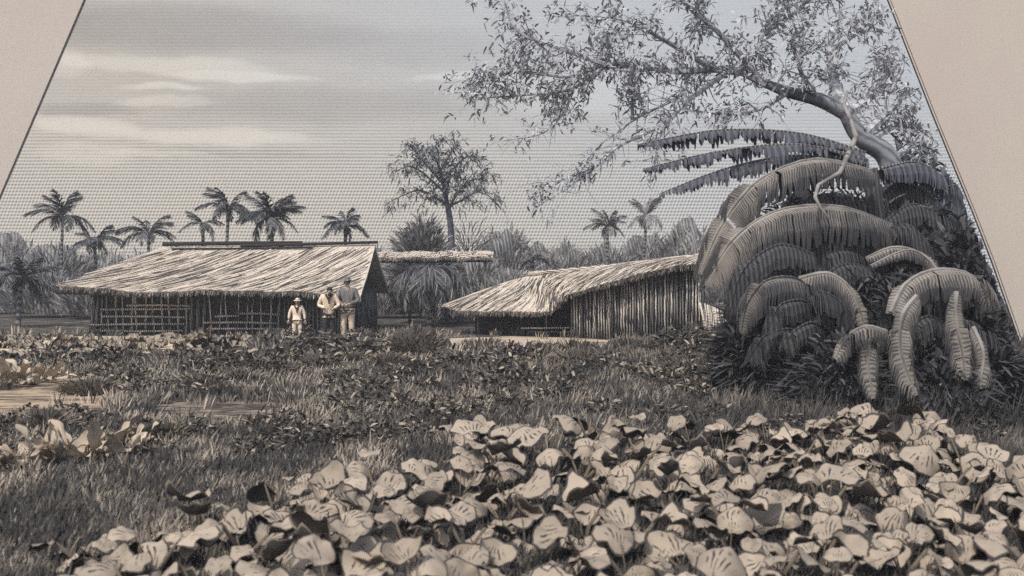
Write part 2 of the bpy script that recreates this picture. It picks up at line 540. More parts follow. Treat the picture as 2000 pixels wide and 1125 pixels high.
def weeds():
    """rough low weeds and dark tufts in bands across the field"""
    parts = []
    r = np.random.default_rng(77)
    n = 0
    while n < 330:
        px, py = r.uniform(-60, 1950), 672 + 240 * r.random() ** 1.5
        if px > np.interp(py, [540, 700, 760], [1945, 2000, 2300]) - 70: continue
        if py > np.interp(px, top_line_x, top_line_y) + 5 or in_excl(np.array([px]), np.array([py]))[0]: continue
        if (740 < px < 1280 or px < 520) and py < 712: continue
        band = smooth_noise(np.array([px / 90.]), np.array([py / 16.]), 31, 1.0)[0]
        if band < .48: continue
        n += 1
        g = G(px, py)
        wr = r.uniform(18, 52) / FPX * g.y
        k = 80
        u = r.uniform(0, 2 * math.pi, k); rr = np.sqrt(r.random(k))
        hh = wr * .8
        b0 = np.stack([g.x + np.cos(u) * rr * wr, g.y + np.sin(u) * rr * wr * .6, hh * (1 - rr ** 2) * r.uniform(.4, 1.0, k) + .10], 1)
        d = np.stack([np.cos(u) * rr + r.normal(0, .5, k), np.sin(u) * rr * .6 + r.normal(0, .5, k), r.uniform(.1, 1.0, k)], 1)
        d /= np.linalg.norm(d, axis=1, keepdims=True)
        L = wr * r.uniform(.25, .5, k)
        px1 = g.y / 983
        parts.append(strokes(b0, d, L, px1 * r.uniform(1.5, 3.2, k), np.stack([np.zeros(k), np.zeros(k), -.3 * L], 1),
                             np.where(r.random(k) < .2, r.uniform(.4, .9, k), r.uniform(0, .15, k)), yaw=r.uniform(-1, 1, k)))
    tag(link('weeds', join_strokes('weeds', parts), None, M['weed']), 'low dark weeds scattered through the grass', kind='stuff')
M['weed'] = tonemat('weed_leaf', lin(60, 59, 58), lin(182, 171, 153))
weeds()

# ------------------------------------------------------------------ vegetation builders
def dome_strokes(c, rx, ry, h, n, slen, w, tmean, tvar, up=1.0, out=0.6, inner=0.55, z0=0.0, rng=RNG, lean=0.0, jit=.22):
    """strokes filling a dome that stands at c, half width rx, half depth ry, top at h"""
    u = rng.uniform(0, 2 * math.pi, n)
    el = np.arcsin(rng.uniform(-0.15, 1, n))
    r = rng.uniform(inner, 1.0, n)
    lump = 0.82 + 0.36 * smooth_noise(u * 3 + c[0] * 7, el * 4 + c[1], 5, 1.0)
    r = r * lump
    nx, ny, nz = np.cos(u) * np.cos(el), np.sin(u) * np.cos(el), np.sin(el)
    hh = h - z0
    base = np.stack([c[0] + nx * rx * r, c[1] + ny * ry * r, c[2] + z0 + hh * (0.18 + 0.72 * nz * r)], 1)
    base[:, 2] = np.maximum(base[:, 2], c[2] + 0.01)
    d = np.stack([nx * out + lean, ny * out, np.full(n, up) + nz * 0.3], 1) + rng.normal(0, jit, (n, 3))
    d /= np.linalg.norm(d, axis=1, keepdims=True)
    L = slen * rng.uniform(0.5, 1.3, n)
    bend = np.stack([nx * 0.35 * L, ny * 0.3 * L, -0.25 * L], 1)
    t = np.clip(rng.normal(tmean, tvar, n) + 0.25 * (lump - 1.0), 0, 1)
    return strokes(base, d, L, w * rng.uniform(0.7, 1.3, n), bend, t, rng=rng)

def lumpy(c, rx, ry, rz, seed, seg=14, ring=9):
    r = random.Random(seed)
    ph = [r.uniform(0, 6.28) for _ in range(6)]
    b = MB()
    vs, fs = [], []
    for j in range(ring + 1):
        th = math.pi * 0.62 * j / ring
        for i in range(seg):
            a = 2 * math.pi * i / seg
            k = 1 + 0.12 * math.sin(3 * a + ph[0] + 2 * th) + 0.09 * math.sin(5 * a + ph[1] - 3 * th) + 0.07 * math.sin(6 * th + ph[2])
            vs.append((c[0] + rx * k * math.sin(th) * math.cos(a), c[1] + ry * k * math.sin(th) * math.sin(a), c[2] + rz * k * math.cos(th)))
    for j in range(ring):
        for i in range(seg):
            i2 = (i + 1) % seg
            fs.append((j*seg+i, (j+1)*seg+i, (j+1)*seg+i2, j*seg+i2))
    fs.append(tuple(range(seg)))
    b.add(vs, fs)
    return b

def bush(name, label, px, ptop, halfw, Y, n, tmean, cat='bush', group=None, mat='veg', core='core', slen=None, w=None, out=0.5, tvar=0.2, up=1.0, lean=0.0, depth=0.7, corek=0.78, coreh=1.0):
    h = P(px, ptop, Y).z
    rx = halfw / FPX * Y
    loc = Vector(((px - 1000) / FPX * Y, Y, 0))
    root = empty(name, loc, label, cat, group)
    slen = slen or 0.22 * h
    w = w or 1.15 * Y / 983
    me = join_strokes('foliage', [dome_strokes((loc.x, Y, 0), rx, rx * depth, h - slen * 0.45, n, slen, w, tmean, tvar, up=up, out=out, lean=lean)])
    link('foliage', me, root, M[mat])
    zc = h * 0.30
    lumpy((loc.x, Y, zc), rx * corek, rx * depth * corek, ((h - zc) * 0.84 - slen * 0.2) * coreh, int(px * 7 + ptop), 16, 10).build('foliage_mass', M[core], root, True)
    return root

# palm fronds (unit length, along +x, drooping)
def frond_mesh(seed, droop, nleaf=30, ll=0.26, w=0.03):
    r = np.random.default_rng(seed)
    ts = np.linspace(0.12, 1.0, nleaf)
    def at(t): return np.stack([t * (1 - 0.22 * droop * t), 0.03 * np.sin(t * 3), 0.50 * t - (0.35 + 0.75 * droop) * t ** 2], -1)
    pts = at(ts)
    tang = at(ts + 0.01) - at(ts)
    tang /= np.linalg.norm(tang, axis=1, keepdims=True)
    parts = []
    for s in (-1, 1):
        n = len(ts)
        side = np.stack([np.zeros(n), np.full(n, float(s)), np.zeros(n)], 1)
        d = tang * 0.85 + side * 0.55 + np.array([[0, 0, -0.30]]) + r.normal(0, 0.13, (n, 3))
        d /= np.linalg.norm(d, axis=1, keepdims=True)
        L = ll * np.sin(np.clip(ts * 0.9 + 0.12, 0, 1) * math.pi) ** 0.6 * r.uniform(0.7, 1.15, n) + 0.05
        bend = np.stack([np.zeros(n), np.zeros(n), -0.35 * L], 1)
        parts.append(strokes(pts, d, L, w * r.uniform(0.7, 1.2, n), bend, np.clip(r.normal(0.16, 0.2, n), 0, 1), yaw=r.uniform(0, 3.1, n)))
    tt = np.linspace(0, 1, 7)
    q = at(tt)
    b = MB(); b.tube([tuple(x) for x in q], [0.022 * (1 - 0.8 * t) for t in tt], 4)
    bv = np.array(b.v); bf = np.array([f for f in b.f if len(f) == 4])
    parts.append((bv, bf, np.full(len(bv), 0.05)))
    me = join_strokes('frond', parts)
    me.materials.append(M['palm'])
    return me

M['palm_pale'] = tonemat('pale_palm_leaf', lin(112, 114, 116), lin(196, 192, 186))
FRONDS = [frond_mesh(i, d) for i, d in enumerate((0.25, 0.45, 0.65, 0.85, 1.1))]

FRONDS_PALE = [f.copy() for f in FRONDS]
for f in FRONDS_PALE: f.materials[0] = M['palm_pale']

def palm(px, py, rpx, Y, label, n=17, dens=None, up=0.25, trunk=0.085, group='palms on the skyline behind the huts', base_z=0.0, lay0=0.0, fr=None):
    c = P(px, py, Y)
    R = rpx / FPX * Y * 1.3
    root = empty('palm_tree', (c.x, Y, base_z), label, 'palm', group)
    r = random.Random(int(px * 13 + py))
    lean = r.uniform(-0.3, 0.3)
    b = MB()
    b.tube([(c.x + lean * (1 - t) , Y, base_z + (c.z - base_z) * t) for t in (0, 0.3, 0.6, 0.85, 1.0)], [trunk * 1.3, trunk, trunk * 0.9, trunk * 0.9, trunk * 1.2], 8)
    b.build('trunk', M['palmbark'], root)
    for i in range(n):
        a = 2 * math.pi * i / n * 1.0 + r.uniform(-0.3, 0.3)
        lay = lay0 + ((.82 if lay0 == 0 else 1) - lay0) * r.random()
        o = bpy.data.objects.new('frond', (fr or FRONDS)[min(4, int(lay * 5))])
        COL.objects.link(o)
        o.parent = root
        o.location = (0, 0, c.z - base_z)
        pitch = 0.75 - 1.15 * lay + up
        o.rotation_euler = (r.uniform(-0.4, 0.4), -pitch, a)
        s = R * r.uniform(0.8, 1.12)
        o.scale = (s, s, s)
    return root

# ------------------------------------------------------------------ forest behind
fg = 'jungle bushes behind the huts'
F = [
 # px, top, half width, Y, n, tone, label
 (20, 452, 85, 62, 1500, 0.28, 'grey rounded jungle mass at the far left edge of the skyline'),
 (105, 470, 80, 58, 1500, 0.28, 'hatched grey bush below the leftmost skyline palm'),
 (200, 482, 90, 60, 1500, 0.38, 'pale hatched bush left of the large hut roof'),
 (290, 480, 70, 64, 1200, .50, 'pale bush under the small palm beside the roof corner'),
 (95, 520, 90, 46, 1300, 0.25, 'dark lower bush behind the near left palm'),
 (190, 545, 70, 44, 900, 0.37, 'low striped bush touching the left eave of the large hut'),
 (5, 505, 60, 50, 900, .3, 'dim bush cut by the left picture edge'),
 (725, 470, 40, 56, 800, .50, 'small pale bush just past the right end of the big ridge'),
 (770, 500, 60, 58, 800, .5, 'low pale bush left of the dense dark tree'),
 (985, 432, 60, 56, 1700, .42, 'tall striped bush right of the tall tree trunk'),
 (1052, 470, 55, 58, 1200, .46, 'rounded bush with white edges left of the curled leaves'),
 (1110, 462, 50, 60, 1200, .50, 'pale upright bush above the smaller hut left slope'),
 (1185, 470, 70, 60, 1500, .46, 'striped bush under the small far palm'),
 (1262, 450, 70, 62, 1500, .48, 'faint bush between the far palm and the banana leaves'),
 (1345, 420, 70, 60, 1500, .44, 'tall grey bush behind the right end of the smaller hut roof'),
 (930, 495, 60, 47, 1200, .40, 'dark striped bush behind the lean-to roof'),
 (1000, 520, 60, 46, 1100, .48, 'light bush in front of the striped bush left of the smaller hut'),
 (830, 540, 80, 46, 1300, .36, 'shaded undergrowth beneath the lean-to roof'),
 (740, 545, 60, 45, 900, .40, 'shaded bush beside the gable of the large hut'),
 (900, 580, 60, 40, 900, .45, 'pale grassy bush left of the smaller hut eave'),
 (1430, 430, 60, 50, 1200, .30, 'dark grey bush rising behind the left banana leaves'),
]
for px, top, hw, Y, n, tone, lab in F:
    bush('jungle_bush', lab, px, top, hw, Y, int(n * 1.7), tone, group=fg, slen=0.75, w=1.3 * Y / 983, out=0.25)

palm(122, 428, 56, 52, 'open palm with drooping fronds, leftmost on the skyline', 13)
palm(185, 476, 46, 50, 'ragged low palm between the leftmost palm and the hut roof', 11)
palm(290, 460, 46, 50, 'bushy palm just left of the big ridge end', 14)
palm(396, 440, 36, 47, 'thin sparse palm left of the tallest palm above the ridge', 10)
palm(446, 412, 50, 47, 'tallest palm above the middle of the big ridge', 17)
palm(530, 432, 55, 46, 'broad dense palm right of the tallest palm above the ridge', 26)
palm(675, 446, 44, 46, 'round palm above the right end of the big ridge', 17)
bush('fan_palm', 'pale fan of stiff leaves against the tall tree trunk', 915, 415, 40, 49, 420, .5, cat='palm', slen=1.0, w=.05, out=1.3, up=.7, corek=.8, coreh=.45)
palm(1187, 446, 38, 57, 'small drooping palm far back above the smaller hut', 15, fr=FRONDS_PALE)
palm(1262, 426, 44, 58, 'faint curved palm right of the small drooping palm', 10, fr=FRONDS_PALE)
palm(40, 556, 66, 37, 'near dark palm at the left picture edge', 20, group=None)
palm(838, 524, 80, 37.2, 'large drooping palm hanging under the lean-to roof', 30, up=.0, group=None, lay0=.6, fr=[FRONDS_PALE[0], FRONDS[1], FRONDS_PALE[2], FRONDS[3], FRONDS_PALE[4]])
palm(1040, 512, 36, 43, 'low curled pale palm above the smaller hut left slope', 9, up=0.35, group=None, fr=FRONDS_PALE)

# ------------------------------------------------------------------ trees grown from limbs
def limb_tree(name, label, limbs, twig_rule, leaf, mat_bark, mat_leaf, base, seed, cat='tree', group=None):
    """limbs: list of (points, r0, r1); twigs and leaf clumps are grown along the thin ones"""
    root = empty(name, base, label, cat, group)
    r = random.Random(seed)
    rg = np.random.default_rng(seed)
    tr, tw = MB(), MB()
    inside = lambda p: 1000 + p.x / p.y * FPX < border(HOR - (p.z - EYE) / p.y * FPX) - 14
    ends = []
    for pts, r0, r1, kind in limbs:
        n = len(pts)
        # smooth the polyline
        fine = []
        for i in range(n - 1):
            p0, p1, p2, p3 = pts[max(i-1, 0)], pts[i], pts[i+1], pts[min(i+2, n-1)]
            for k in range(4):
                t = k / 4
                fine.append(0.5 * ((2 * p1) + (p2 - p0) * t + (2*p0 - 5*p1 + 4*p2 - p3) * t*t + (3*p1 - p0 - 3*p2 + p3) * t**3))
        fine.append(pts[-1])
        m = len(fine)
        rad = [r0 + (r1 - r0) * i / (m - 1) for i in range(m)]
        (tr if kind == 'trunk' else tw).tube(fine, rad, 8 if kind == 'trunk' else 6)
        if kind == 'trunk': continue
        step, tl, sub = twig_rule
        for i in range(2, m):
            for q in range(step):
                d = (fine[i] - fine[i-1]).normalized()
                v = (d * r.uniform(0.2, 0.9) + Vector((r.gauss(0, 0.6), r.gauss(0, 0.6), r.gauss(0.1, 0.5)))).normalized()
                L = tl * r.uniform(0.4, 1.2)
                a = fine[i]; 
                bpt = a + v * L * 0.5 + Vector((r.gauss(0, .06), r.gauss(0, .06), r.gauss(0, .06))) * tl
                cpt = a + v * L + Vector((r.gauss(0, .1), r.gauss(0, .1), r.gauss(-0.05, .1))) * tl
                if not (inside(cpt) and inside(bpt)): continue
                rr = min(rad[i] * 0.5, 0.02 * tl + 0.006)
                tw.tube([a, bpt, cpt], [rr, rr * 0.7, rr * 0.35], 4, cap=False)
                if kind == 'c' and r.random() < .7: continue
                ends.append((cpt, v))
                if r.random() < sub: ends.append((bpt, v))
    tr.build('trunk', M[mat_bark], root, True)
    tw.build('branches', M['limb' if mat_leaf == 'bigleaf' else mat_bark], root)
    nl, ls, lw, spread, tm = leaf
    E = np.array([tuple(e[0]) for e in ends]); D = np.array([tuple(e[1]) for e in ends])
    cnt = rg.poisson(nl, len(E))
    base_p = np.repeat(E, cnt, 0); dirs = np.repeat(D, cnt, 0)
    ctone = np.repeat(rg.normal(tm, 0.15, len(E)), cnt)
    k = len(base_p)
    base_p = base_p + rg.normal(0, spread, (k, 3))
    d = dirs * 0.5 + rg.normal(0, 0.6, (k, 3)) + np.array([[0, 0, -0.15]])
    d /= np.linalg.norm(d, axis=1, keepdims=True)
    L = ls * rg.uniform(0.6, 1.4, k)
    bend = np.stack([np.zeros(k), np.zeros(k), -0.3 * L], 1)
    v, f, t = strokes(base_p, d, L, lw * rg.uniform(0.6, 1.3, k), bend, np.clip(ctone + rg.normal(0, .12, k), 0, 1), yaw=rg.uniform(0, 3.14, k))
    link('crown', join_strokes('crown', [(v, f, t)]), root, M[mat_leaf])
    return root

def pl(Y, *q):
    return [P(a[0], a[1], Y + (a[2] if len(a) > 2 else 0)) for a in q]

# tall tree in the middle
Yt = 48
L = [(pl(Yt, (884, 600), (882, 500), (880, 440), (874, 400)), .20, .13, 'trunk'),
     (pl(Yt, (874, 402), (868, 370), (858, 330), (856, 280)), .13, .03, 'b'),
     (pl(Yt, (874, 402), (850, 385), (815, 372, .5), (765, 392, 1)), .08, .015, 'b'),
     (pl(Yt, (870, 378), (840, 350), (805, 325, -.6), (772, 335, -1)), .08, .015, 'b'),
     (pl(Yt, (866, 360), (835, 325), (815, 300), (808, 285)), .07, .015, 'b'),
     (pl(Yt, (878, 405), (895, 375), (920, 352, .6), (950, 350, 1)), .09, .015, 'b'),
     (pl(Yt, (882, 400), (905, 390), (935, 375, -.6), (968, 392, -1)), .07, .012, 'b'),
     (pl(Yt, (866, 355), (890, 325), (915, 305, 1), (938, 318, 1)), .07, .015, 'b'),
     (pl(Yt, (860, 335), (880, 300), (890, 283)), .06, .015, 'b'),
     (pl(Yt, (860, 335), (850, 310, -1.5), (835, 298, -2)), .06, .015, 'b'),
     (pl(Yt, (872, 385), (880, 345, 1.5), (905, 335, 2)), .06, .015, 'b')]
limb_tree('broadleaf_tree', 'tall slim tree with an open spreading crown rising in the middle', L, (3, 0.62, 0.5), (5, 0.30, 0.065, 0.11, 0.16), 'trunkbark', 'treeleaf', (P(884, 600, Yt).x, Yt, 0), 5)
M['darktree'] = tonemat('dense_tree_leaf', lin(72, 76, 82), lin(178, 175, 168))
bush('dense_tree', 'dense dark rounded tree left of the tall tree trunk', 822, 403, 58, 45, 4200, .30, coreh=.8, cat='tree', mat='darktree', core='darkcore', slen=.5, w=.075, out=.9, tvar=.3, corek=.7)

# ------------------------------------------------------------------ large hut
def pole(parent, p0, p1, r, mat, name='pole', jit=0.0, sides=6):
    p0, p1 = Vector(p0), Vector(p1)
    m = (p0 + p1) / 2 + Vector((random.gauss(0, jit), 0, random.gauss(0, jit)))
    b = MB(); b.tube([p0, m, p1], [r, r * 0.95, r * 0.85], sides)
    return b.build(name, M[mat], parent, True)

def lerp(a, b, t): return a + (b - a) * t

def thatch_on(fn, n, llo, lhi, w, tone, seed, slant=0.0, lift=0.03, spread=0.25):
    """straws lying on a roof surface fn(u, v): u along the ridge, v from ridge (0) to eave (1)"""
    r = np.random.default_rng(seed)
    B, D, Ls, T, W = [], [], [], [], []
    for i in range(n):
        u, v = r.random(), r.random() ** 0.9
        L = r.uniform(llo, lhi)
        p = fn(u, v); q = fn(u - slant * 0.05, v + 0.05)
        d = (q - p).normalized()
        B.append(p + Vector((0, -lift * 0.6, lift * r.uniform(0.4, 1.2)))); D.append(d + Vector((r.normal(0, .05), 0, r.normal(0, .008))))
        vmax = max(0.03, 1.03 - v)
        Ls.append(min(L, vmax * (fn(u, 1) - fn(u, 0)).length))
        T.append(tone(r)); W.append(w * r.uniform(.5, 1.4))
    B = np.array([tuple(x) for x in B]); D = np.array([tuple(x.normalized()) for x in D])
    m = len(B)
    return strokes(B, D, np.array(Ls), np.array(W), np.zeros((m, 3)), np.array(T), yaw=r.uniform(-.15, .15, m))

def fringe(pts, n, lo, hi, w, tmean, seed, depth=0.15, z=0.06):
    r = np.random.default_rng(seed)
    seg = [Vector(p) for p in pts]
    ln = [(seg[i+1] - seg[i]).length for i in range(len(seg)-1)]
    cum = np.concatenate([[0], np.cumsum(ln)])
    s = r.uniform(0, cum[-1], n)
    P3 = np.stack([np.interp(s, cum, [p[k] for p in seg]) for k in range(3)], 1)
    P3 += np.stack([r.normal(0, .03, n), r.uniform(-depth * .7, depth * .1, n), r.uniform(-.09, .0, n)], 1)
    d = np.stack([r.normal(-.15, .2, n), r.normal(-.1, .12, n), np.full(n, -1.0)], 1)
    d /= np.linalg.norm(d, axis=1, keepdims=True)
    return strokes(P3, d, r.uniform(lo, hi, n), w * r.uniform(.6, 1.3, n), np.zeros((n, 3)), np.clip(r.normal(tmean, .2, n), 0, 1), yaw=r.uniform(-.5, .5, n))

def slab(rows, th):
    """closed thatch sheet through a grid of points rows[i][j]"""
    b = MB()
    m, n = len(rows), len(rows[0])
    up = [tuple(p) for r_ in rows for p in r_]
    dn = [(p[0], p[1] + 0.03, p[2] - th) for p in up]
    f = []
    for i in range(m - 1):
        for j in range(n - 1):
            a, c, d, e = i*n+j, i*n+j+1, (i+1)*n+j+1, (i+1)*n+j
            f.append((a, e, d, c)); f.append((a + m*n, c + m*n, d + m*n, e + m*n))
    ring = [j for j in range(n)] + [i*n+n-1 for i in range(1, m)] + [(m-1)*n+j for j in range(n-2, -1, -1)] + [i*n for i in range(m-2, 0, -1)]
    for k in range(len(ring)):
        a, c = ring[k], ring[(k+1) % len(ring)]
        f.append((a, c, c + m*n, a + m*n))
    b.add(up + dn, f)
    return b

def large_hut():
    root = empty('thatched_hut', (-9.5, 34.5, 0), 'large hut with a long pale thatched roof and dark lattice walls', 'hut')
    FL, FR = P(118, 562, 31), P(704, 574, 31)
    RL, RR = P(325, 482, 34.5), P(733, 478, 34.5)
    BL, BR = Vector((FL.x + .1, 38, 1.5)), Vector((FR.x, 38, 1.42))
    def front(u, v):
        a, c = lerp(RL, RR, u), lerp(FL, FR, u)
        p = lerp(a, c, v)
        p.z += -0.10 * math.sin(v * math.pi) + 0.03 * math.sin(u * 17) * v + 0.02 * math.sin(u * 41 + 1) * v
        if v > .98: p.z += 0.05 * math.sin(u * 9 + 2)
        return p
    slab([[front(u, v) for u in np.linspace(0, 1, 28)] for v in np.linspace(0, 1, 8)], .05).build('roof', M['roof'], root)
    slab([[lerp(lerp(RL, RR, u), lerp(BL, BR, u), v) - Vector((0, -.02, .02)) for u in (1, .66, .33, 0)] for v in (0, .5, 1)], .16).build('roof', M['roof'], root)
    slab([[lerp(RL, lerp(FL, BL, w), v) - Vector((.03, 0, .05)) for w in (1, .66, .33, 0)] for v in (.02, .5, 1)], .14).build('roof', M['roof'], root)
    tn = lambda r: (r.uniform(0, .15) if r.random() < .42 else r.uniform(.8, 1))
    me = join_strokes('thatch', [thatch_on(front, 1150, .5, 1.9, .04, tn, 3, .3),
                                 fringe([front(u, .995) for u in np.linspace(0, 1, 20)], 900, .05, .16, .035, .04, 4)])
    o = link('thatch', me, root, M['thatch']); tag(o, kind='stuff')
    pole(root, P(318, 478, 34.45) + Vector((0, 0, .02)), P(590, 476, 34.45) + Vector((0, 0, .03)), .075, 'darklog', 'ridge_pole', .02)
    pole(root, P(470, 480, 34.3), P(738, 473, 34.4), .06, 'darklog', 'ridge_pole', .02)
    pole(root, P(335, 486, 34.2), P(610, 484, 34.2), .035, 'darklog', 'ridge_pole', .02)
    pole(root, FL + Vector((-.15, .1, -.12)), P(240, 574, 31.1), .085, 'darklog', 'eave_pole', .02)
    # walls
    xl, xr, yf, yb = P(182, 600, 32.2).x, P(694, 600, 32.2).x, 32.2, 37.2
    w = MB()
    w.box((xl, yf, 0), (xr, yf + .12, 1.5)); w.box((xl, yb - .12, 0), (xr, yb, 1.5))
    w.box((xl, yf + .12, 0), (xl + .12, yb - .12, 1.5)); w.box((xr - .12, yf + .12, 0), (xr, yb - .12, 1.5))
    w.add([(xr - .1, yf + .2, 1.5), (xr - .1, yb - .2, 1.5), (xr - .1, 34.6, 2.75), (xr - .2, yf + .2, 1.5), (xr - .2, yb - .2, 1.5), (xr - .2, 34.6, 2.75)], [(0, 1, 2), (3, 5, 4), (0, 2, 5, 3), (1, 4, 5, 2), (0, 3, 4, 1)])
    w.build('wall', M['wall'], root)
    X = lambda px: P(px, 600, 32.1).x
    Z = lambda py: P(0, py, 32.1).z
    for px in [199, 212, 226, 243, 259, 270, 285, 301, 317, 331, 347, 362]:
        pole(root, (X(px + random.uniform(-3, 3)), 32.12, .02), (X(px + random.uniform(-8, 8)), 32.12, 1.42), random.uniform(.03, .045), 'pole', jit=.02)
    for px in [374, 387, 398]:
        pole(root, (X(px), 32.08, 0), (X(px + random.uniform(-2, 4)), 32.08, 1.45), .06, 'darkpole', 'post', .01)
    for px in [414, 430, 446, 462, 478, 494, 510, 526, 541]:
        pole(root, (X(px + random.uniform(-3, 3)), 32.12, .02), (X(px + random.uniform(-8, 8)), 32.12, 1.42), random.uniform(.028, .042), 'pole', jit=.02)
    for px in range(556, 692, 7):
        pole(root, (X(px + random.uniform(-2, 2)), 32.12, 0), (X(px + random.uniform(-2, 2)), 32.12, 1.42), random.uniform(.035, .055), 'darkpole', jit=.015)
    for px in (176, 186):
        pole(root, (X(px), 32.1, 0), (X(px + 8), 32.1, 1.45), .055, 'darkpole', 'post', .02)
    for x0, x1, y in [(198, 372, 605), (200, 366, 618), (178, 362, 634), (248, 372, 597), (470, 548, 613), (398, 545, 630), (404, 556, 642), (420, 470, 618), (190, 360, 646)]:
        pole(root, (X(x0), 32.03, Z(y + random.uniform(-1, 1))), (X(x1), 32.03, Z(y + random.uniform(-2, 2))), .037, 'pole', 'rail', .02)
    for k in range(13):     # gable poles on the right
        y = 32.5 + k * .36
        pole(root, (xr + .04, y, 0), (xr + .04, y, 1.45), .045, 'darkpole', jit=.01)
large_hut()

# ------------------------------------------------------------------ lean-to between the huts
def lean_to():
    root = empty('lean_to', (P(840, 600, 38.5).x, 38.5, 0), 'low lean-to with a thin pale roof behind the large hut gable', 'lean-to')
    a, c = P(722, 503, 38), P(962, 502, 38)
    def top(u, v):
        p = lerp(a, c, u) + Vector((0, 2.6 * v, .30 * v + .03 * math.sin(u * 23)))
        return p
    slab([[top(u, v) for u in np.linspace(0, 1, 16)] for v in (1, .5, 0)], .10).build('roof', M['log'], root)
    me = join_strokes('thatch', [thatch_on(lambda u, v: top(u, 1 - v), 260, .3, 1.2, .04, lambda r: 0.05 if r.random() < .3 else .9, 9),
                                 fringe([top(u, 0) for u in np.linspace(0, 1, 9)], 330, .04, .13, .04, .05, 10)])
    tag(link('thatch', me, root, M['thatch']), kind='stuff')
    for px in (732, 800, 872, 948):
        pole(root, (P(px, 600, 38.4).x, 38.4, 0), (P(px, 600, 38.4).x, 38.4, 2.55), .06, 'darkpole', 'post', .02)
    pole(root, a + Vector((0, .3, -.15)), c + Vector((0, .3, -.15)), .06, 'darklog', 'beam', .01)
M['darkwall'] = hatch('shaded_wall', lin(128, 126, 120), lin(58, 59, 62), (1, 0, 0), 6.5, .05, .8, 1.2)
lean_to()

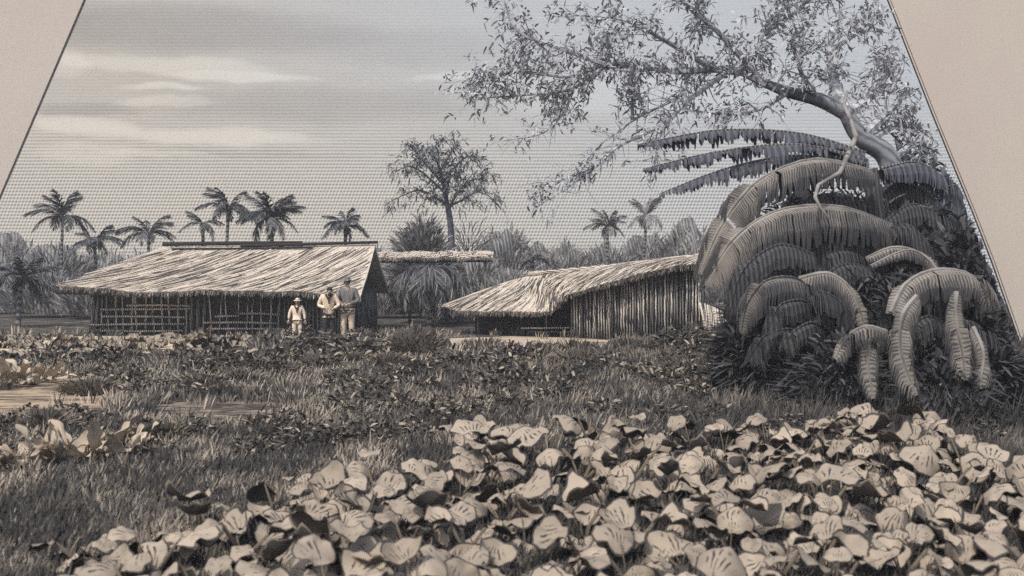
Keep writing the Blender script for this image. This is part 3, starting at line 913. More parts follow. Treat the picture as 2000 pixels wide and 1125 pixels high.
# ------------------------------------------------------------------ smaller hut
def small_hut():
    root = empty('thatched_hut', (4, 31.5, 0), 'smaller hut with a sagging rounded thatch and tall wall of upright poles', 'hut')
    E = [(880, 603, 32.8), (905, 607, 32.0), (980, 607, 31.0), (1068, 608, 30.3), (1088, 592, 30.1), (1112, 574, 29.9), (1180, 554, 29.4), (1265, 531, 28.8), (1330, 518, 28.3), (1372, 514, 28.0)]
    R = [(886, 597, 33.2), (938, 570, 33.7), (990, 550, 34.0), (1034, 539, 34.0), (1062, 535, 33.8), (1095, 530, 33.6), (1160, 521, 33.0), (1240, 512, 32.3), (1310, 505, 31.6), (1372, 499, 31.0)]
    EP, RP = [P(*e) for e in E], [P(*r) for r in R]
    n = len(E)
    def curve(Q, u):
        s = min(max(u, 0), 1) * (n - 1); i = min(int(s), n - 2); t = s - i
        p0, p1, p2, p3 = Q[max(i-1, 0)], Q[i], Q[i+1], Q[min(i+2, n-1)]
        return 0.5 * ((2*p1) + (p2-p0)*t + (2*p0-5*p1+4*p2-p3)*t*t + (3*p1-p0-3*p2+p3)*t**3)
    def front(u, v):
        p = lerp(curve(RP, u), curve(EP, u), v)
        p.z += .16 * math.sin(v * math.pi) * (1 - .7 * u) + .015 * math.sin(u * 60) * v
        return p
    slab([[front(u, v) for u in np.linspace(0, 1, 36)] for v in np.linspace(0, 1, 8)], .05).build('roof', M['roof'], root)
    def back(u, v):
        p = curve(RP, u).copy()
        q = Vector((p.x + .4, p.y + 3.4 * min(1, u * 4 + .15), 1.25))
        return lerp(p, q, v) - Vector((0, -.02, .03))
    slab([[back(u, v) for u in np.linspace(1, 0, 12)] for v in (0, .5, 1)], .14).build('roof', M['roof'], root)
    tn = lambda r: (r.uniform(0, .15) if r.random() < .45 else r.uniform(.8, 1))
    me = join_strokes('thatch', [thatch_on(front, 900, .5, 1.9, .036, tn, 13, .18),
                                 fringe([front(u, .995) for u in np.linspace(0, 1, 30)], 900, .05, .14, .035, .04, 14)])
    tag(link('thatch', me, root, M['thatch']), kind='stuff')
    pole(root, P(1033, 535, 33.9), P(1372, 500, 30.95) + Vector((0, 0, .03)), .075, 'log', 'ridge_pole', .02)
    # back wall of the porch and side wall
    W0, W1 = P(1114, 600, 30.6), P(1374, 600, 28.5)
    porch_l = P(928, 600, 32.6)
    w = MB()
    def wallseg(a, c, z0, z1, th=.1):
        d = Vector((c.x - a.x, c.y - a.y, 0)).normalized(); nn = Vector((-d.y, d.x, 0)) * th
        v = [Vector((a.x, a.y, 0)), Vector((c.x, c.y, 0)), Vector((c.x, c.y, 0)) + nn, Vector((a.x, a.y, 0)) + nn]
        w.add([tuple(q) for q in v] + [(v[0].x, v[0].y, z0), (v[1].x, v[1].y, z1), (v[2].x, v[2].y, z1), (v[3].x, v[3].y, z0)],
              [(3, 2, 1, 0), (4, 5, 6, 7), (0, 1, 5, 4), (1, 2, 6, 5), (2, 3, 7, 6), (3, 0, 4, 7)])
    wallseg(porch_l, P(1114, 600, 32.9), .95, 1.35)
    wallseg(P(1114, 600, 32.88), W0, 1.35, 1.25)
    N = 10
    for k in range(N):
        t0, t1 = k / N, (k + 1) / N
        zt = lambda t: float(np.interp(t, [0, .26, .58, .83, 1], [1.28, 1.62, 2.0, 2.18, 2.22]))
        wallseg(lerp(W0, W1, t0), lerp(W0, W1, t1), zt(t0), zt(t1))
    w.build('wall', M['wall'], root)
    m = 46
    for k in range(m):
        t = (k + .5) / m
        p = lerp(W0, W1, t) + Vector((-.02, -.07, 0))
        h = float(np.interp(t, [0, .26, .58, .83, 1], [1.26, 1.6, 1.98, 2.16, 2.2]))
        lx = random.gauss(0, .018)
        pole(root, (p.x, p.y + random.uniform(-.02, .02), 0), (p.x + lx, p.y, h), random.uniform(.026, .045), 'pole' if random.random() < .62 else 'darkpole', jit=.012, sides=5)
    pole(root, (P(1068, 600, 31.2).x, 31.2, 0), (P(1068, 600, 31.2).x, 31.2, 1.1), .045, 'darkpole', 'post', .01)
    pole(root, (P(935, 600, 32.3).x, 32.3, 0), (P(932, 600, 32.3).x, 32.3, 1.0), .045, 'darkpole', 'post', .01)
    pole(root, P(1018, 641, 31.3), P(1112, 640, 30.7), .03, 'pole', 'rail', .01)
    pole(root, P(1030, 648, 31.3), P(1112, 648, 30.7), .02, 'darkpole', 'rail', .01)
    # pale straw screen leaning at the right end of the wall
    s2 = empty('straw_screen', P(1405, 640, 28.2) * 1.0, 'pale straw screen at the right end of the smaller hut wall', 'screen')
    s2.location.z = 0
    a = P(1378, 600, 28.2)
    for k in range(15):
        x = a.x + .055 * k
        pole(s2, (x + random.gauss(0, .02), 28.2 + random.uniform(-.03, .03), 0), (x - .10 + random.gauss(0, .03), 28.3, 1.15 - .02 * k), .035, 'pole' if k % 3 else 'log', 'stalk', .02, 5)
small_hut()

# ------------------------------------------------------------------ people
def skin_mesh(joints, edges, lvl=2):
    """joints: name -> (pos, rx, ry); returns evaluated mesh vertices and faces"""
    me = bpy.data.meshes.new('figure')
    names = list(joints)
    me.from_pydata([joints[k][0] for k in names], [(names.index(a), names.index(c)) for a, c in edges], [])
    o = bpy.data.objects.new('figure', me)
    COL.objects.link(o)
    o.modifiers.new('skin', 'SKIN').use_smooth_shade = True
    s = o.modifiers.new('sub', 'SUBSURF'); s.levels = lvl; s.render_levels = lvl
    for i, k in enumerate(names):
        sv = me.skin_vertices[0].data[i]
        sv.radius = (joints[k][1], joints[k][2])
        sv.use_root = (i == 0)
    dg = bpy.context.evaluated_depsgraph_get()
    dg.update()
    ev = o.evaluated_get(dg)
    m2 = bpy.data.meshes.new_from_object(ev)
    v = [tuple(x.co) for x in m2.vertices]; f = [tuple(p.vertices) for p in m2.polygons]
    bpy.data.objects.remove(o); bpy.data.meshes.remove(me); bpy.data.meshes.remove(m2)
    return v, f

def ell(b, c, r, tilt=0.0, mi=0, seg=12, ring=8):
    vs, fs = [], []
    R = Matrix.Rotation(tilt, 3, 'X')
    for j in range(ring + 1):
        th = math.pi * j / ring
        for i in range(seg):
            a = 2 * math.pi * i / seg
            v = R @ Vector((r[0] * math.sin(th) * math.cos(a), r[1] * math.sin(th) * math.sin(a), r[2] * math.cos(th)))
            vs.append(v + Vector(c))
    for j in range(ring):
        for i in range(seg):
            fs.append((j*seg+i, (j+1)*seg+i, (j+1)*seg+(i+1) % seg, j*seg+(i+1) % seg))
    b.add(vs, fs, mi=mi)

def hand(b, wrist, d, s):
    """palm with four fingers and a thumb, slightly curled, pointing along d"""
    d = Vector(d).normalized()
    side = d.cross(Vector((0, -1, 0.2))).normalized()
    nrm = side.cross(d).normalized()
    w = Vector(wrist)
    b.tube([w, w + d * .045 * s, w + d * .09 * s], [.024 * s, .036 * s, .034 * s], 6)
    for k in range(4):
        q = w + d * .085 * s + side * (.045 - .03 * k) * s
        ln = (.07, .085, .078, .058)[k] * s
        b.tube([q, q + d * ln * .55 + nrm * .012 * s, q + d * ln * .85 + nrm * .04 * s], [.0095 * s, .009 * s, .007 * s], 5)
    q = w + d * .03 * s + side * .035 * s
    b.tube([q, q + d * .035 * s + side * .03 * s, q + d * .07 * s + side * .035 * s], [.012 * s, .011 * s, .008 * s], 5)

def person(loc, H, rz, pose, label, group='people standing beside the large hut'):
    s = H / 1.75
    root = empty('person', loc, label, 'person', group, rz)
    J = {}
    def V(x, y, z): return Vector((x * s, y * s, z * s))
    bend = pose.get('bend', 0.0)
    def tor(z): return -bend * max(0, z - .95)
    hip = V(0, 0, .95); 
    chest = V(0, tor(1.28), 1.28); neck = V(0, tor(1.47), 1.47 - bend * .05); 
    hd = Vector(pose.get('head', (0, -.03, 1.62))) * s
    sh = {q: V(q * .20, tor(1.42), 1.42 - bend * .04) for q in (-1, 1)}
    el = {q: Vector(pose['elbow'][q]) * s for q in (-1, 1)}
    wr = {q: Vector(pose['wrist'][q]) * s for q in (-1, 1)}
    kn = {q: Vector(pose['knee'][q]) * s for q in (-1, 1)}
    an = {q: Vector(pose['ankle'][q]) * s for q in (-1, 1)}
    R = lambda a: a * s
    joints = {'hip': (hip, R(.15), R(.11)), 'chest': (chest, R(.16), R(.115)), 'neck': (neck, R(.06), R(.06)), 'jaw': (hd - V(0, .0, .06), R(.062), R(.068)), 'head': (hd + V(0, .01, .03), R(.078), R(.092)), 'crown': (hd + V(0, .015, .085), R(.05), R(.06))}
    edges = [('hip', 'chest'), ('chest', 'neck'), ('neck', 'jaw'), ('jaw', 'head'), ('head', 'crown')]
    for q, t in ((-1, 'l'), (1, 'r')):
        joints['sh' + t] = (sh[q], R(.065), R(.065)); joints['el' + t] = (el[q], R(.042), R(.042)); joints['wr' + t] = (wr[q], R(.028), R(.028))
        joints['th' + t] = (V(q * .10, 0, .88), R(.09), R(.09)); joints['kn' + t] = (kn[q], R(.06), R(.06)); joints['an' + t] = (an[q], R(.04), R(.04)); joints['to' + t] = (an[q] + V(q * .03, -.14, -.045), R(.035), R(.025))
        edges += [('chest', 'sh' + t), ('sh' + t, 'el' + t), ('el' + t, 'wr' + t), ('hip', 'th' + t), ('th' + t, 'kn' + t), ('kn' + t, 'an' + t), ('an' + t, 'to' + t)]
    v, f = skin_mesh(joints, edges)
    b = MB(); b.add(v, f)
    for q in (-1, 1):
        hand(b, wr[q], pose.get('hand', {}).get(q, wr[q] - el[q]), s)
    # nose, ears
    b.tube([hd + V(0, -.075, .035), hd + V(0, -.108, -.005), hd + V(0, -.08, -.012)], [R(.008), R(.016), R(.010)], 5)
    for q in (-1, 1): ell(b, hd + V(q * .082, .01, 0), (R(.012), R(.022), R(.032)))
    def lk(nm, bb, mat, sm=True):
        o = link(nm, bb.mesh(nm, sm), root, M[mat], False)
        return o
    lk('body', b, 'skin')
    e = MB()
    for q in (-1, 1):
        ell(e, hd + V(q * .032, -.078, .03), (R(.014), R(.012), R(.009)), seg=6, ring=4)
    ell(e, hd + V(0, -.078, -.045), (R(.026), R(.012), R(.007)), seg=6, ring=4)
    lk('face_features', e, 'hair')
    hr = MB(); ell(hr, hd + V(0, .028, .045), (R(.092), R(.095), R(.092)), .25); 
    if pose.get('beard'): ell(hr, hd + V(0, -.05, -.09), (R(.055), R(.045), R(.05)))
    lk('hair', hr, 'hair')
    # jacket and sleeves
    jk = {'waist': (V(0, 0, .93), R(.185), R(.145)), 'hem': (V(0, -.01, pose.get('hem', .80)), R(pose.get('hemr', .205)), R(.165)), 'chest': (chest, R(.195), R(.15)), 'coll': (V(0, tor(1.45), 1.44 - bend * .05), R(.09), R(.085))}
    je = [('waist', 'hem'), ('waist', 'chest'), ('chest', 'coll')]
    for q, t in ((-1, 'l'), (1, 'r')):
        jk['sh' + t] = (sh[q], R(.088), R(.088)); jk['el' + t] = (el[q], R(.066), R(.066)); jk['wr' + t] = (lerp(el[q], wr[q], .88), R(.05), R(.05))
        je += [('chest', 'sh' + t), ('sh' + t, 'el' + t), ('el' + t, 'wr' + t)]
    v, f = skin_mesh(jk, je); b = MB(); b.add(v, f)
    lk('jacket', b, pose['jacket'])
    tj = {'hip': (V(0, 0, .93), R(.165), R(.13))}
    te = []
    for q, t in ((-1, 'l'), (1, 'r')):
        tj['th' + t] = (V(q * .095, 0, .84), R(.105), R(.11)); tj['kn' + t] = (kn[q], R(.088), R(.09)); tj['an' + t] = (an[q] + V(0, 0, .03), R(.075), R(.078))
        te += [('hip', 'th' + t), ('th' + t, 'kn' + t), ('kn' + t, 'an' + t)]
    v, f = skin_mesh(tj, te); b = MB(); b.add(v, f)
    lk('trousers', b, pose['trousers'])
    b = MB()
    for q in (-1, 1): ell(b, an[q] + V(q * .02, -.06, -.045), (R(.048), R(.13), R(.045)))
    lk('shoes', b, 'blackcloth')
    if pose.get('belt'):
        b = MB(); n = 14
        b.tube([V(.178 * math.cos(a), .137 * math.sin(a), pose['belt']) for a in np.linspace(0, 2 * math.pi, n)], R(.022), 5, cap=False)
        lk('belt', b, 'blackcloth')
    if pose.get('scarf'):
        b = MB(); b.tube([V(-.1, tor(1.44) - .05, 1.47), V(-.04, tor(1.40) - .14, 1.40), V(0, tor(1.35) - .17, 1.33), V(.01, tor(1.2) - .18, 1.18)], [R(.03), R(.035), R(.03), R(.015)], 6)
        b.tube([V(.1, tor(1.44) - .05, 1.47), V(.04, tor(1.40) - .14, 1.40), V(.005, tor(1.35) - .17, 1.34)], [R(.03), R(.035), R(.03)], 6)
        lk('neckerchief', b, 'blackcloth')
    if pose.get('hat'):
        kind, mat = pose['hat']
        b = MB(); n = 18
        ht = hd + V(0, .015, .075)
        br = .17 if kind == 'brim' else .135
        prof = [(.088, -.012), (br, -.005), (br, .006), (.092, .014), (.088, .06), (.07, .098), (.03, .11)]
        vs, fs = [], []
        for rr, z in prof:
            for k in range(n):
                a = 2 * math.pi * k / n
                wav = .02 * math.cos(2 * a) * (rr > .12)
                vs.append(ht + V(rr * math.cos(a), rr * 1.1 * math.sin(a) - (.02 if rr > .12 else 0), z + wav))
        for j in range(len(prof) - 1):
            for k in range(n): fs.append((j*n+k, j*n+(k+1) % n, (j+1)*n+(k+1) % n, (j+1)*n+k))
        fs.append(tuple((len(prof)-1)*n + k for k in range(n))); fs.append(tuple(range(n - 1, -1, -1)))
        b.add(vs, fs)
        lk('hat', b, mat)
        if kind == 'brim':
            b = MB(); b.tube([ht + V(.094 * math.cos(a), .1 * math.sin(a), .028) for a in np.linspace(0, 2*math.pi, 14)], R(.012), 5, cap=False)
            lk('hat_band', b, 'blackcloth')
    return root

Yp = 28.6
gx = lambda px: P(px, 600, Yp).x
person((gx(580), Yp, 0), 1.24, .15, dict(head=(0.03, -.06, 1.62), elbow={-1: (-.30, .0, 1.16), 1: (.30, .0, 1.15)}, wrist={-1: (-.33, -.03, .90), 1: (.33, -.05, .88)},
       knee={-1: (-.11, -.03, .50), 1: (.14, -.05, .50)}, ankle={-1: (-.13, .02, .08), 1: (.16, -.02, .08)}, jacket='cream', trousers='cream', belt=.97, scarf=True, hat=('brim', 'cream'), hemr=.17, hem=.92),
       'short figure in a wide brimmed pale hat, pale clothes and dark neckerchief')
person((gx(643), Yp - .1, 0), 1.64, .2, dict(bend=.18, head=(.03, -.22, 1.57), elbow={-1: (-.31, -.04, 1.13), 1: (.32, -.12, 1.14)}, wrist={-1: (-.08, -.30, 1.06), 1: (.14, -.36, 1.04)},
       knee={-1: (-.11, -.03, .50), 1: (.12, -.03, .50)}, ankle={-1: (-.13, .02, .08), 1: (.14, .02, .08)}, jacket='cream', trousers='blackcloth', scarf=True, hemr=.27, hem=.74, beard=True),
       'bareheaded figure bowing over its hands in a pale jacket and dark trousers')
person((gx(677), Yp + .25, 0), 1.84, -.12, dict(head=(-.02, -.05, 1.62), elbow={-1: (-.29, -.04, 1.14), 1: (.31, -.02, 1.13)}, wrist={-1: (-.10, -.27, 1.04), 1: (.08, -.28, 1.03)},
       knee={-1: (-.12, -.05, .50), 1: (.10, -.02, .50)}, ankle={-1: (-.13, -.05, .08), 1: (.12, .04, .08)}, jacket='darkcloth', trousers='cream', belt=.95, hat=('cap', 'darkcloth'), hem=.86, hemr=.18),
       'tallest figure in a dark jacket, cap and pale trousers')

# ------------------------------------------------------------------ low shrubs in the field
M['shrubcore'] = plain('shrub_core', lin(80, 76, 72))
M['shrub'] = tonemat('shrub_leaf', lin(78, 75, 71), lin(186, 172, 152))
def low_shrub(px, ptop, pbase, hw, label, n=700, t=.25, grp='low dark shrubs in the grass'):
    Y = EYE * FPX / (pbase - HOR)
    bush('low_shrub', label, px, ptop - (10 if grp else 0), hw, Y, n, t, cat='shrub', group=grp, mat='shrub', core='shrubcore', slen=.16, w=1.2 * Y / 983, out=.9, tvar=.28, corek=.8)
low_shrub(812, 628, 704, 58, 'large round shrub between the people and the smaller hut', 1500, .26, None)
for q in [(690, 694, 716, 40, 'dark shrub in the grass just below the tallest figure'),
          (755, 696, 722, 42, 'dark shrub under the large round shrub'),
          (625, 705, 728, 45, 'low shrub below the bowing figure'),
          (545, 712, 740, 50, 'wide low shrub below the short figure'),
          (470, 728, 752, 45, 'low shrub left of the wide low shrub'),
          (400, 735, 765, 48, 'low shrub above the long dark earth bank'),
          (330, 690, 710, 40, 'flat dark shrub at the edge of the pale strip'),
          (250, 690, 708, 30, 'small dark tuft on the pale strip edge'),
          (110, 692, 712, 45, 'low dark tuft near the left picture edge'),
          (330, 830, 868, 36, 'dark tuft right of the upright pale plants'),
          (90, 800, 850, 42, 'dark clump behind the upright pale plants'),
          (175, 745, 770, 60, 'wide dark clump on the bare earth'),
          (1130, 690, 720, 60, 'dark shrub in the grass in front of the smaller hut'),
          (1350, 705, 745, 70, 'broad dark shrub in the right of the field')]:
    low_shrub(*q)

# ------------------------------------------------------------------ broad pale leaves
def leaf_material(name, paper, ink, under):
    t = NT(name, 0.7)
    u = t.n('UVMap', uv_map='UVMap').outputs[0]
    r, a, _ = t.sep(u)
    c = t.coord('Object')
    rnd = t.n('ObjectInfo').outputs['Random']
    cw = t.n('VectorMath', operation='ADD'); t.put(cw.inputs[0], c)
    cb = t.n('CombineXYZ'); t.put(cb.inputs[0], t.mul(rnd, 40.0)); t.put(cw.inputs[1], cb.outputs[0])
    nz = t.noise(cw.outputs[0], 3.0, 3)
    edge = t.smooth(t.add(r, t.mul(t.sub(nz, .5), .10)), .90, .94)
    # vein strokes fanning from the stalk, in one or two places on each leaf
    lx_, ly_, lz_ = t.sep(c)
    fan = t.math('ARCTAN2', lx_, t.add(ly_, .30))
    st = t.math('SINE', t.add(t.mul(fan, 34.0), t.mul(nz, 7.0)))
    where = t.smooth(t.noise(cw.outputs[0], 2.2, 2), .45, .52)
    band = t.mul(t.smooth(r, .05, .2), t.smooth(t.add(r, t.mul(t.noise(cw.outputs[0], 9.0, 1), .6)), 1.05, .7))
    vein = t.mul(t.mul(t.smooth(st, .2, .7), where), band)
    mid = t.mul(t.mul(t.smooth(t.math('ABSOLUTE', t.sub(a, .25)), .014, .006), t.smooth(r, .72, .5)), t.smooth(rnd, .5, .55))
    ink_f = t.math('MAXIMUM', t.math('MAXIMUM', edge, vein), mid)
    tint = t.mix(t.math('FRACT', t.mul(rnd, 7.3)), tuple(x * .74 for x in paper[:3]) + (1,), tuple(x * 1.06 for x in paper[:3]) + (1,))
    front = t.mix(ink_f, tint, ink)
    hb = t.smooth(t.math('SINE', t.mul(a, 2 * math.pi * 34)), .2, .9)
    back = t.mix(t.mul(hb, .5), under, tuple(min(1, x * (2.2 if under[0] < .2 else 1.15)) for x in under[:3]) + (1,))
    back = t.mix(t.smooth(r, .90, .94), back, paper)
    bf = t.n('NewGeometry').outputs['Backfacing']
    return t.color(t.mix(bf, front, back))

M['leaf'] = leaf_material('pale_leaf', lin(168, 156, 139), lin(66, 64, 63), lin(76, 73, 70))
M['leaf2'] = leaf_material('pale_pointed_leaf', lin(196, 181, 159), lin(72, 68, 65), lin(186, 173, 154))

def leaf_mesh(seed, aspect=1.0, cup=.35, fold=.3, wave=.1, point=0.0, nr=5, na=26):
    """stalk joins at the origin; the leaf grows along +y, upper side up (+z); about one unit long"""
    r = random.Random(seed)
    ph = [r.uniform(0, 6.28) for _ in range(5)]
    b = MB()
    vs, uv, fs = [], [], []
    cen = .42
    for i in range(nr + 1):
        t = i / nr
        for k in range(na):
            a = 2 * math.pi * k / na
            R = .5 * (1 + wave * .9 * math.sin(2 * a + ph[0]) + wave * .8 * math.sin(3 * a + ph[1]) + wave * .5 * math.sin(5 * a + ph[2]) + wave * .3 * math.sin(8 * a + ph[3]))
            R *= 1 + point * max(0, math.sin(a)) ** 6
            if t > 0: x, y = R * t * math.cos(a) * aspect, R * t * math.sin(a)
            else: x = y = 0
            z = cup * (x * x) * (1.6 if point else .9 if seed % 2 else .35) + (0 if point or seed % 2 else cup * (x * x + y * y)) - fold * (y + .2) ** 2 * (1.1 if seed % 2 else .5) + .07 * t * t * math.sin(2 * a + ph[3]) + .075 * t ** 3 * math.sin(5 * a + ph[4]) + .03 * t ** 4 * math.sin(9 * a + ph[2])
            vs.append((x, y + cen, z)); uv.append((t, k / na))
    for i in range(nr):
        for k in range(na):
            k2 = (k + 1) % na
            if i == 0: fs.append((0 * na + k, na + k, na + k2))
            else: fs.append((i*na+k, (i+1)*na+k, (i+1)*na+k2, i*na+k2))
    b.add(vs, fs, uv)
    me = b.mesh('leaf', True)
    me.materials.append(M['leaf2' if point else 'leaf'])
    return me

LEAVES = [leaf_mesh(i, random.uniform(.95, 1.4), random.choice((random.uniform(.3, .9), random.uniform(-1.1, -.4), random.uniform(-1.1, -.4))), random.uniform(-.1, .55), random.uniform(.04, .10)) for i in range(18)]
POINTED = [leaf_mesh(100 + i, random.uniform(.35, .5), random.uniform(.5, 1.4), random.uniform(-.1, .5), .03, .45) for i in range(6)]
STALK = None
def stalk_mesh():
    b = MB(); b.tube([(0, 0, 0), (0, .12, .5), (0, .4, 1.0)], [.05, .04, .035], 5)
    me = b.mesh('stalk', True); me.materials.append(M['stalk']); return me
M['stalk'] = plain('leaf_stalk', lin(122, 112, 98))
STALK = stalk_mesh()

def leafy_plant(x, y, size, nleaf, label, group, seed, pool, upright=0.0):
    r = random.Random(seed)
    root = empty('leafy_plant', (x, y, 0), label, 'plant', group, 0)
    for k in range(nleaf):
        a = 2 * math.pi * (k + r.uniform(-.3, .3)) / nleaf
        h = size * r.uniform(.25, 1.15) * (1.0 if upright == 0 else .25)
        reach = size * r.uniform(.25, .62)
        d0y = math.sin(a)
        # growth direction of the leaf outwards; tilt = droop below the level
        tilt = (-d0y * .55 + .08 + r.uniform(-.4, .4) if r.random() < .52 else r.uniform(-.9, 1.2)) if upright == 0 else -r.uniform(.3, 1.25)
        d = Vector((math.cos(a), math.sin(a), 0))
        o = bpy.data.objects.new('leaf', r.choice(pool)); COL.objects.link(o); o.parent = root
        o.location = (d.x * reach, d.y * reach, h)
        o.rotation_euler = (-tilt, r.uniform(-.45, .45), a - math.pi / 2)
        s = size * r.uniform(.5, .98)
        o.scale = (s, s, s)
        q = bpy.data.objects.new('stalk', STALK); COL.objects.link(q); q.parent = root
        q.rotation_euler = (0, 0, a - math.pi / 2)
        q.scale = (size * .35, reach / .4, h)
    return root

def fg_plants():
    r = random.Random(21)
    pts = []
    tries = 0
    while tries < 16000 and len(pts) < 210:
        tries += 1
        py = r.uniform(815, 1240); px = r.uniform(60, 2080)
        lim = np.interp(px, top_line_x, top_line_y)
        size = .36
        foot_lim = lim + .30 * FPX / (EYE * FPX / (lim + 40 - HOR)) * .55
        if py < foot_lim + (0 if px < 700 else 12): continue
        if 1015 < px < 1125 and 880 < py < 1065: continue
        if 700 < px < 1000 and py < 960 and r.random() < .35: continue
        g = G(px, py)
        if all((g - q[0]).length > np.interp(g.y, [5, 9, 12], [.345, .44, .50]) for q in pts): pts.append((g, px, py))
    pts.sort(key=lambda q: -q[0].y)
    ordn = ['first', 'second', 'third', 'fourth', 'fifth', 'sixth', 'seventh', 'eighth', 'ninth', 'tenth', 'eleventh', 'twelfth', 'thirteenth',
            'fourteenth', 'fifteenth', 'sixteenth', 'seventeenth', 'eighteenth', 'nineteenth', 'twentieth']
    per = 14
    nrows = (len(pts) + per - 1) // per
    for k in range(nrows):
        row = sorted(pts[k * per:(k + 1) * per], key=lambda q: q[0].x / q[0].y)
        rn = 'farthest row' if k == 0 else 'nearest row' if k == nrows - 1 else ordn[k] + ' row from back'
        for j, (g, px, py) in enumerate(row):
            lab = 'broad leaved plant, %s from left in %s of patch' % (ordn[j], rn)
            leafy_plant(g.x, g.y, r.uniform(.27, .37) * float(np.interp(g.y, [5, 9, 12], [.78, .96, 1.08])), r.randint(4, 7), lab, 'broad leaved plants in the foreground patch', 300 + k * 20 + j, LEAVES)
fg_plants()

# the plants standing apart at the left
for i, (px, py, s, n, lab) in enumerate([
    (25, 922, .43, 13, 'upright pale plant cut by the left picture edge'),
    (105, 918, .47, 14, 'upright pale plant with pointed leaves, second from the left edge'),
    (170, 910, .50, 14, 'tall upright pale plant in the middle of the left clump'),
    (240, 902, .38, 11, 'small spreading pale plant at the right of the left clump'),
    (298, 893, .28, 8, 'tiny pale plant at the right end of the left clump')]):
    g = G(px, py)
    leafy_plant(g.x, g.y, s, n, lab, None, 900 + i, POINTED, 1.0)
for i, (px, py, s, n, lab) in enumerate([
    (10, 755, .6, 13, 'pale leafy clump at the left edge above the bare earth'),
    (65, 752, .58, 13, 'pale leafy clump beside the bare earth, right of the edge clump')]):
    g = G(px, py)
    leafy_plant(g.x, g.y, s, n, lab, None, 950 + i, POINTED, 1.0)

# low pale plants on the strip before the large hut
def ground_cover():
    r = random.Random(5)
    b = MB()
    for i in range(270):
        px, py = r.uniform(-120, 500), r.uniform(664, 712)
        if py > np.interp(px, [0, 300, 500], [712, 694, 676]): continue
        g = G(px, py)
        me = LEAVES[i % 18]
        s = r.uniform(.25, .5)
        R = Matrix.Rotation(r.uniform(0, 6.28), 3, 'Z') @ Matrix.Rotation(r.uniform(-.7, .2), 3, 'X')
        vs = [R @ (v.co * s) + g + Vector((0, 0, r.uniform(.06, .22))) for v in me.vertices]
        uv = [None] * len(vs)
        for lp, u in zip(me.loops, me.uv_layers[0].data): uv[lp.vertex_index] = tuple(u.uv)
        uv = [q or (0, 0) for q in uv]
        b.add(vs, [tuple(p.vertices) for p in me.polygons], uv)
    tag(b.build('ground_cover', M['leaf'], None, True), 'low pale leafy ground cover on the earth strip', kind='stuff')
ground_cover()

# ------------------------------------------------------------------ banana plants on the right
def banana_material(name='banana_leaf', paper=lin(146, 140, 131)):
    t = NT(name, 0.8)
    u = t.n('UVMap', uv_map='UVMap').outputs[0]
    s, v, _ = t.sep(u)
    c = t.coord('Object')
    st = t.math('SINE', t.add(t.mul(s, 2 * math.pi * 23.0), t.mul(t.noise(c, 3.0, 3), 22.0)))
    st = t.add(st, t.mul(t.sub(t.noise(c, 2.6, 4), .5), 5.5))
    st = t.add(st, t.mul(t.sub(.26, v), 3.4))      # lit ridge and shaded hanging edge painted in: paler rib, darker outwards
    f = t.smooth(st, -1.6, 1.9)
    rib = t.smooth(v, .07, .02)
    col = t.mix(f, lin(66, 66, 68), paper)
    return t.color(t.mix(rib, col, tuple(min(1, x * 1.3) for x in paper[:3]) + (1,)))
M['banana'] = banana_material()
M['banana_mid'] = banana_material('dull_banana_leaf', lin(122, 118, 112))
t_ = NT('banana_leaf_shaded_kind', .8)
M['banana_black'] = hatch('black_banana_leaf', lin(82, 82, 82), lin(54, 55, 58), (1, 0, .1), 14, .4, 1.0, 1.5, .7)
M['banana_dark'] = hatch('dark_banana_leaf', lin(100, 103, 110), lin(74, 77, 84), (1, 0, .1), 8, .1, 1.0, 1.5, .8)

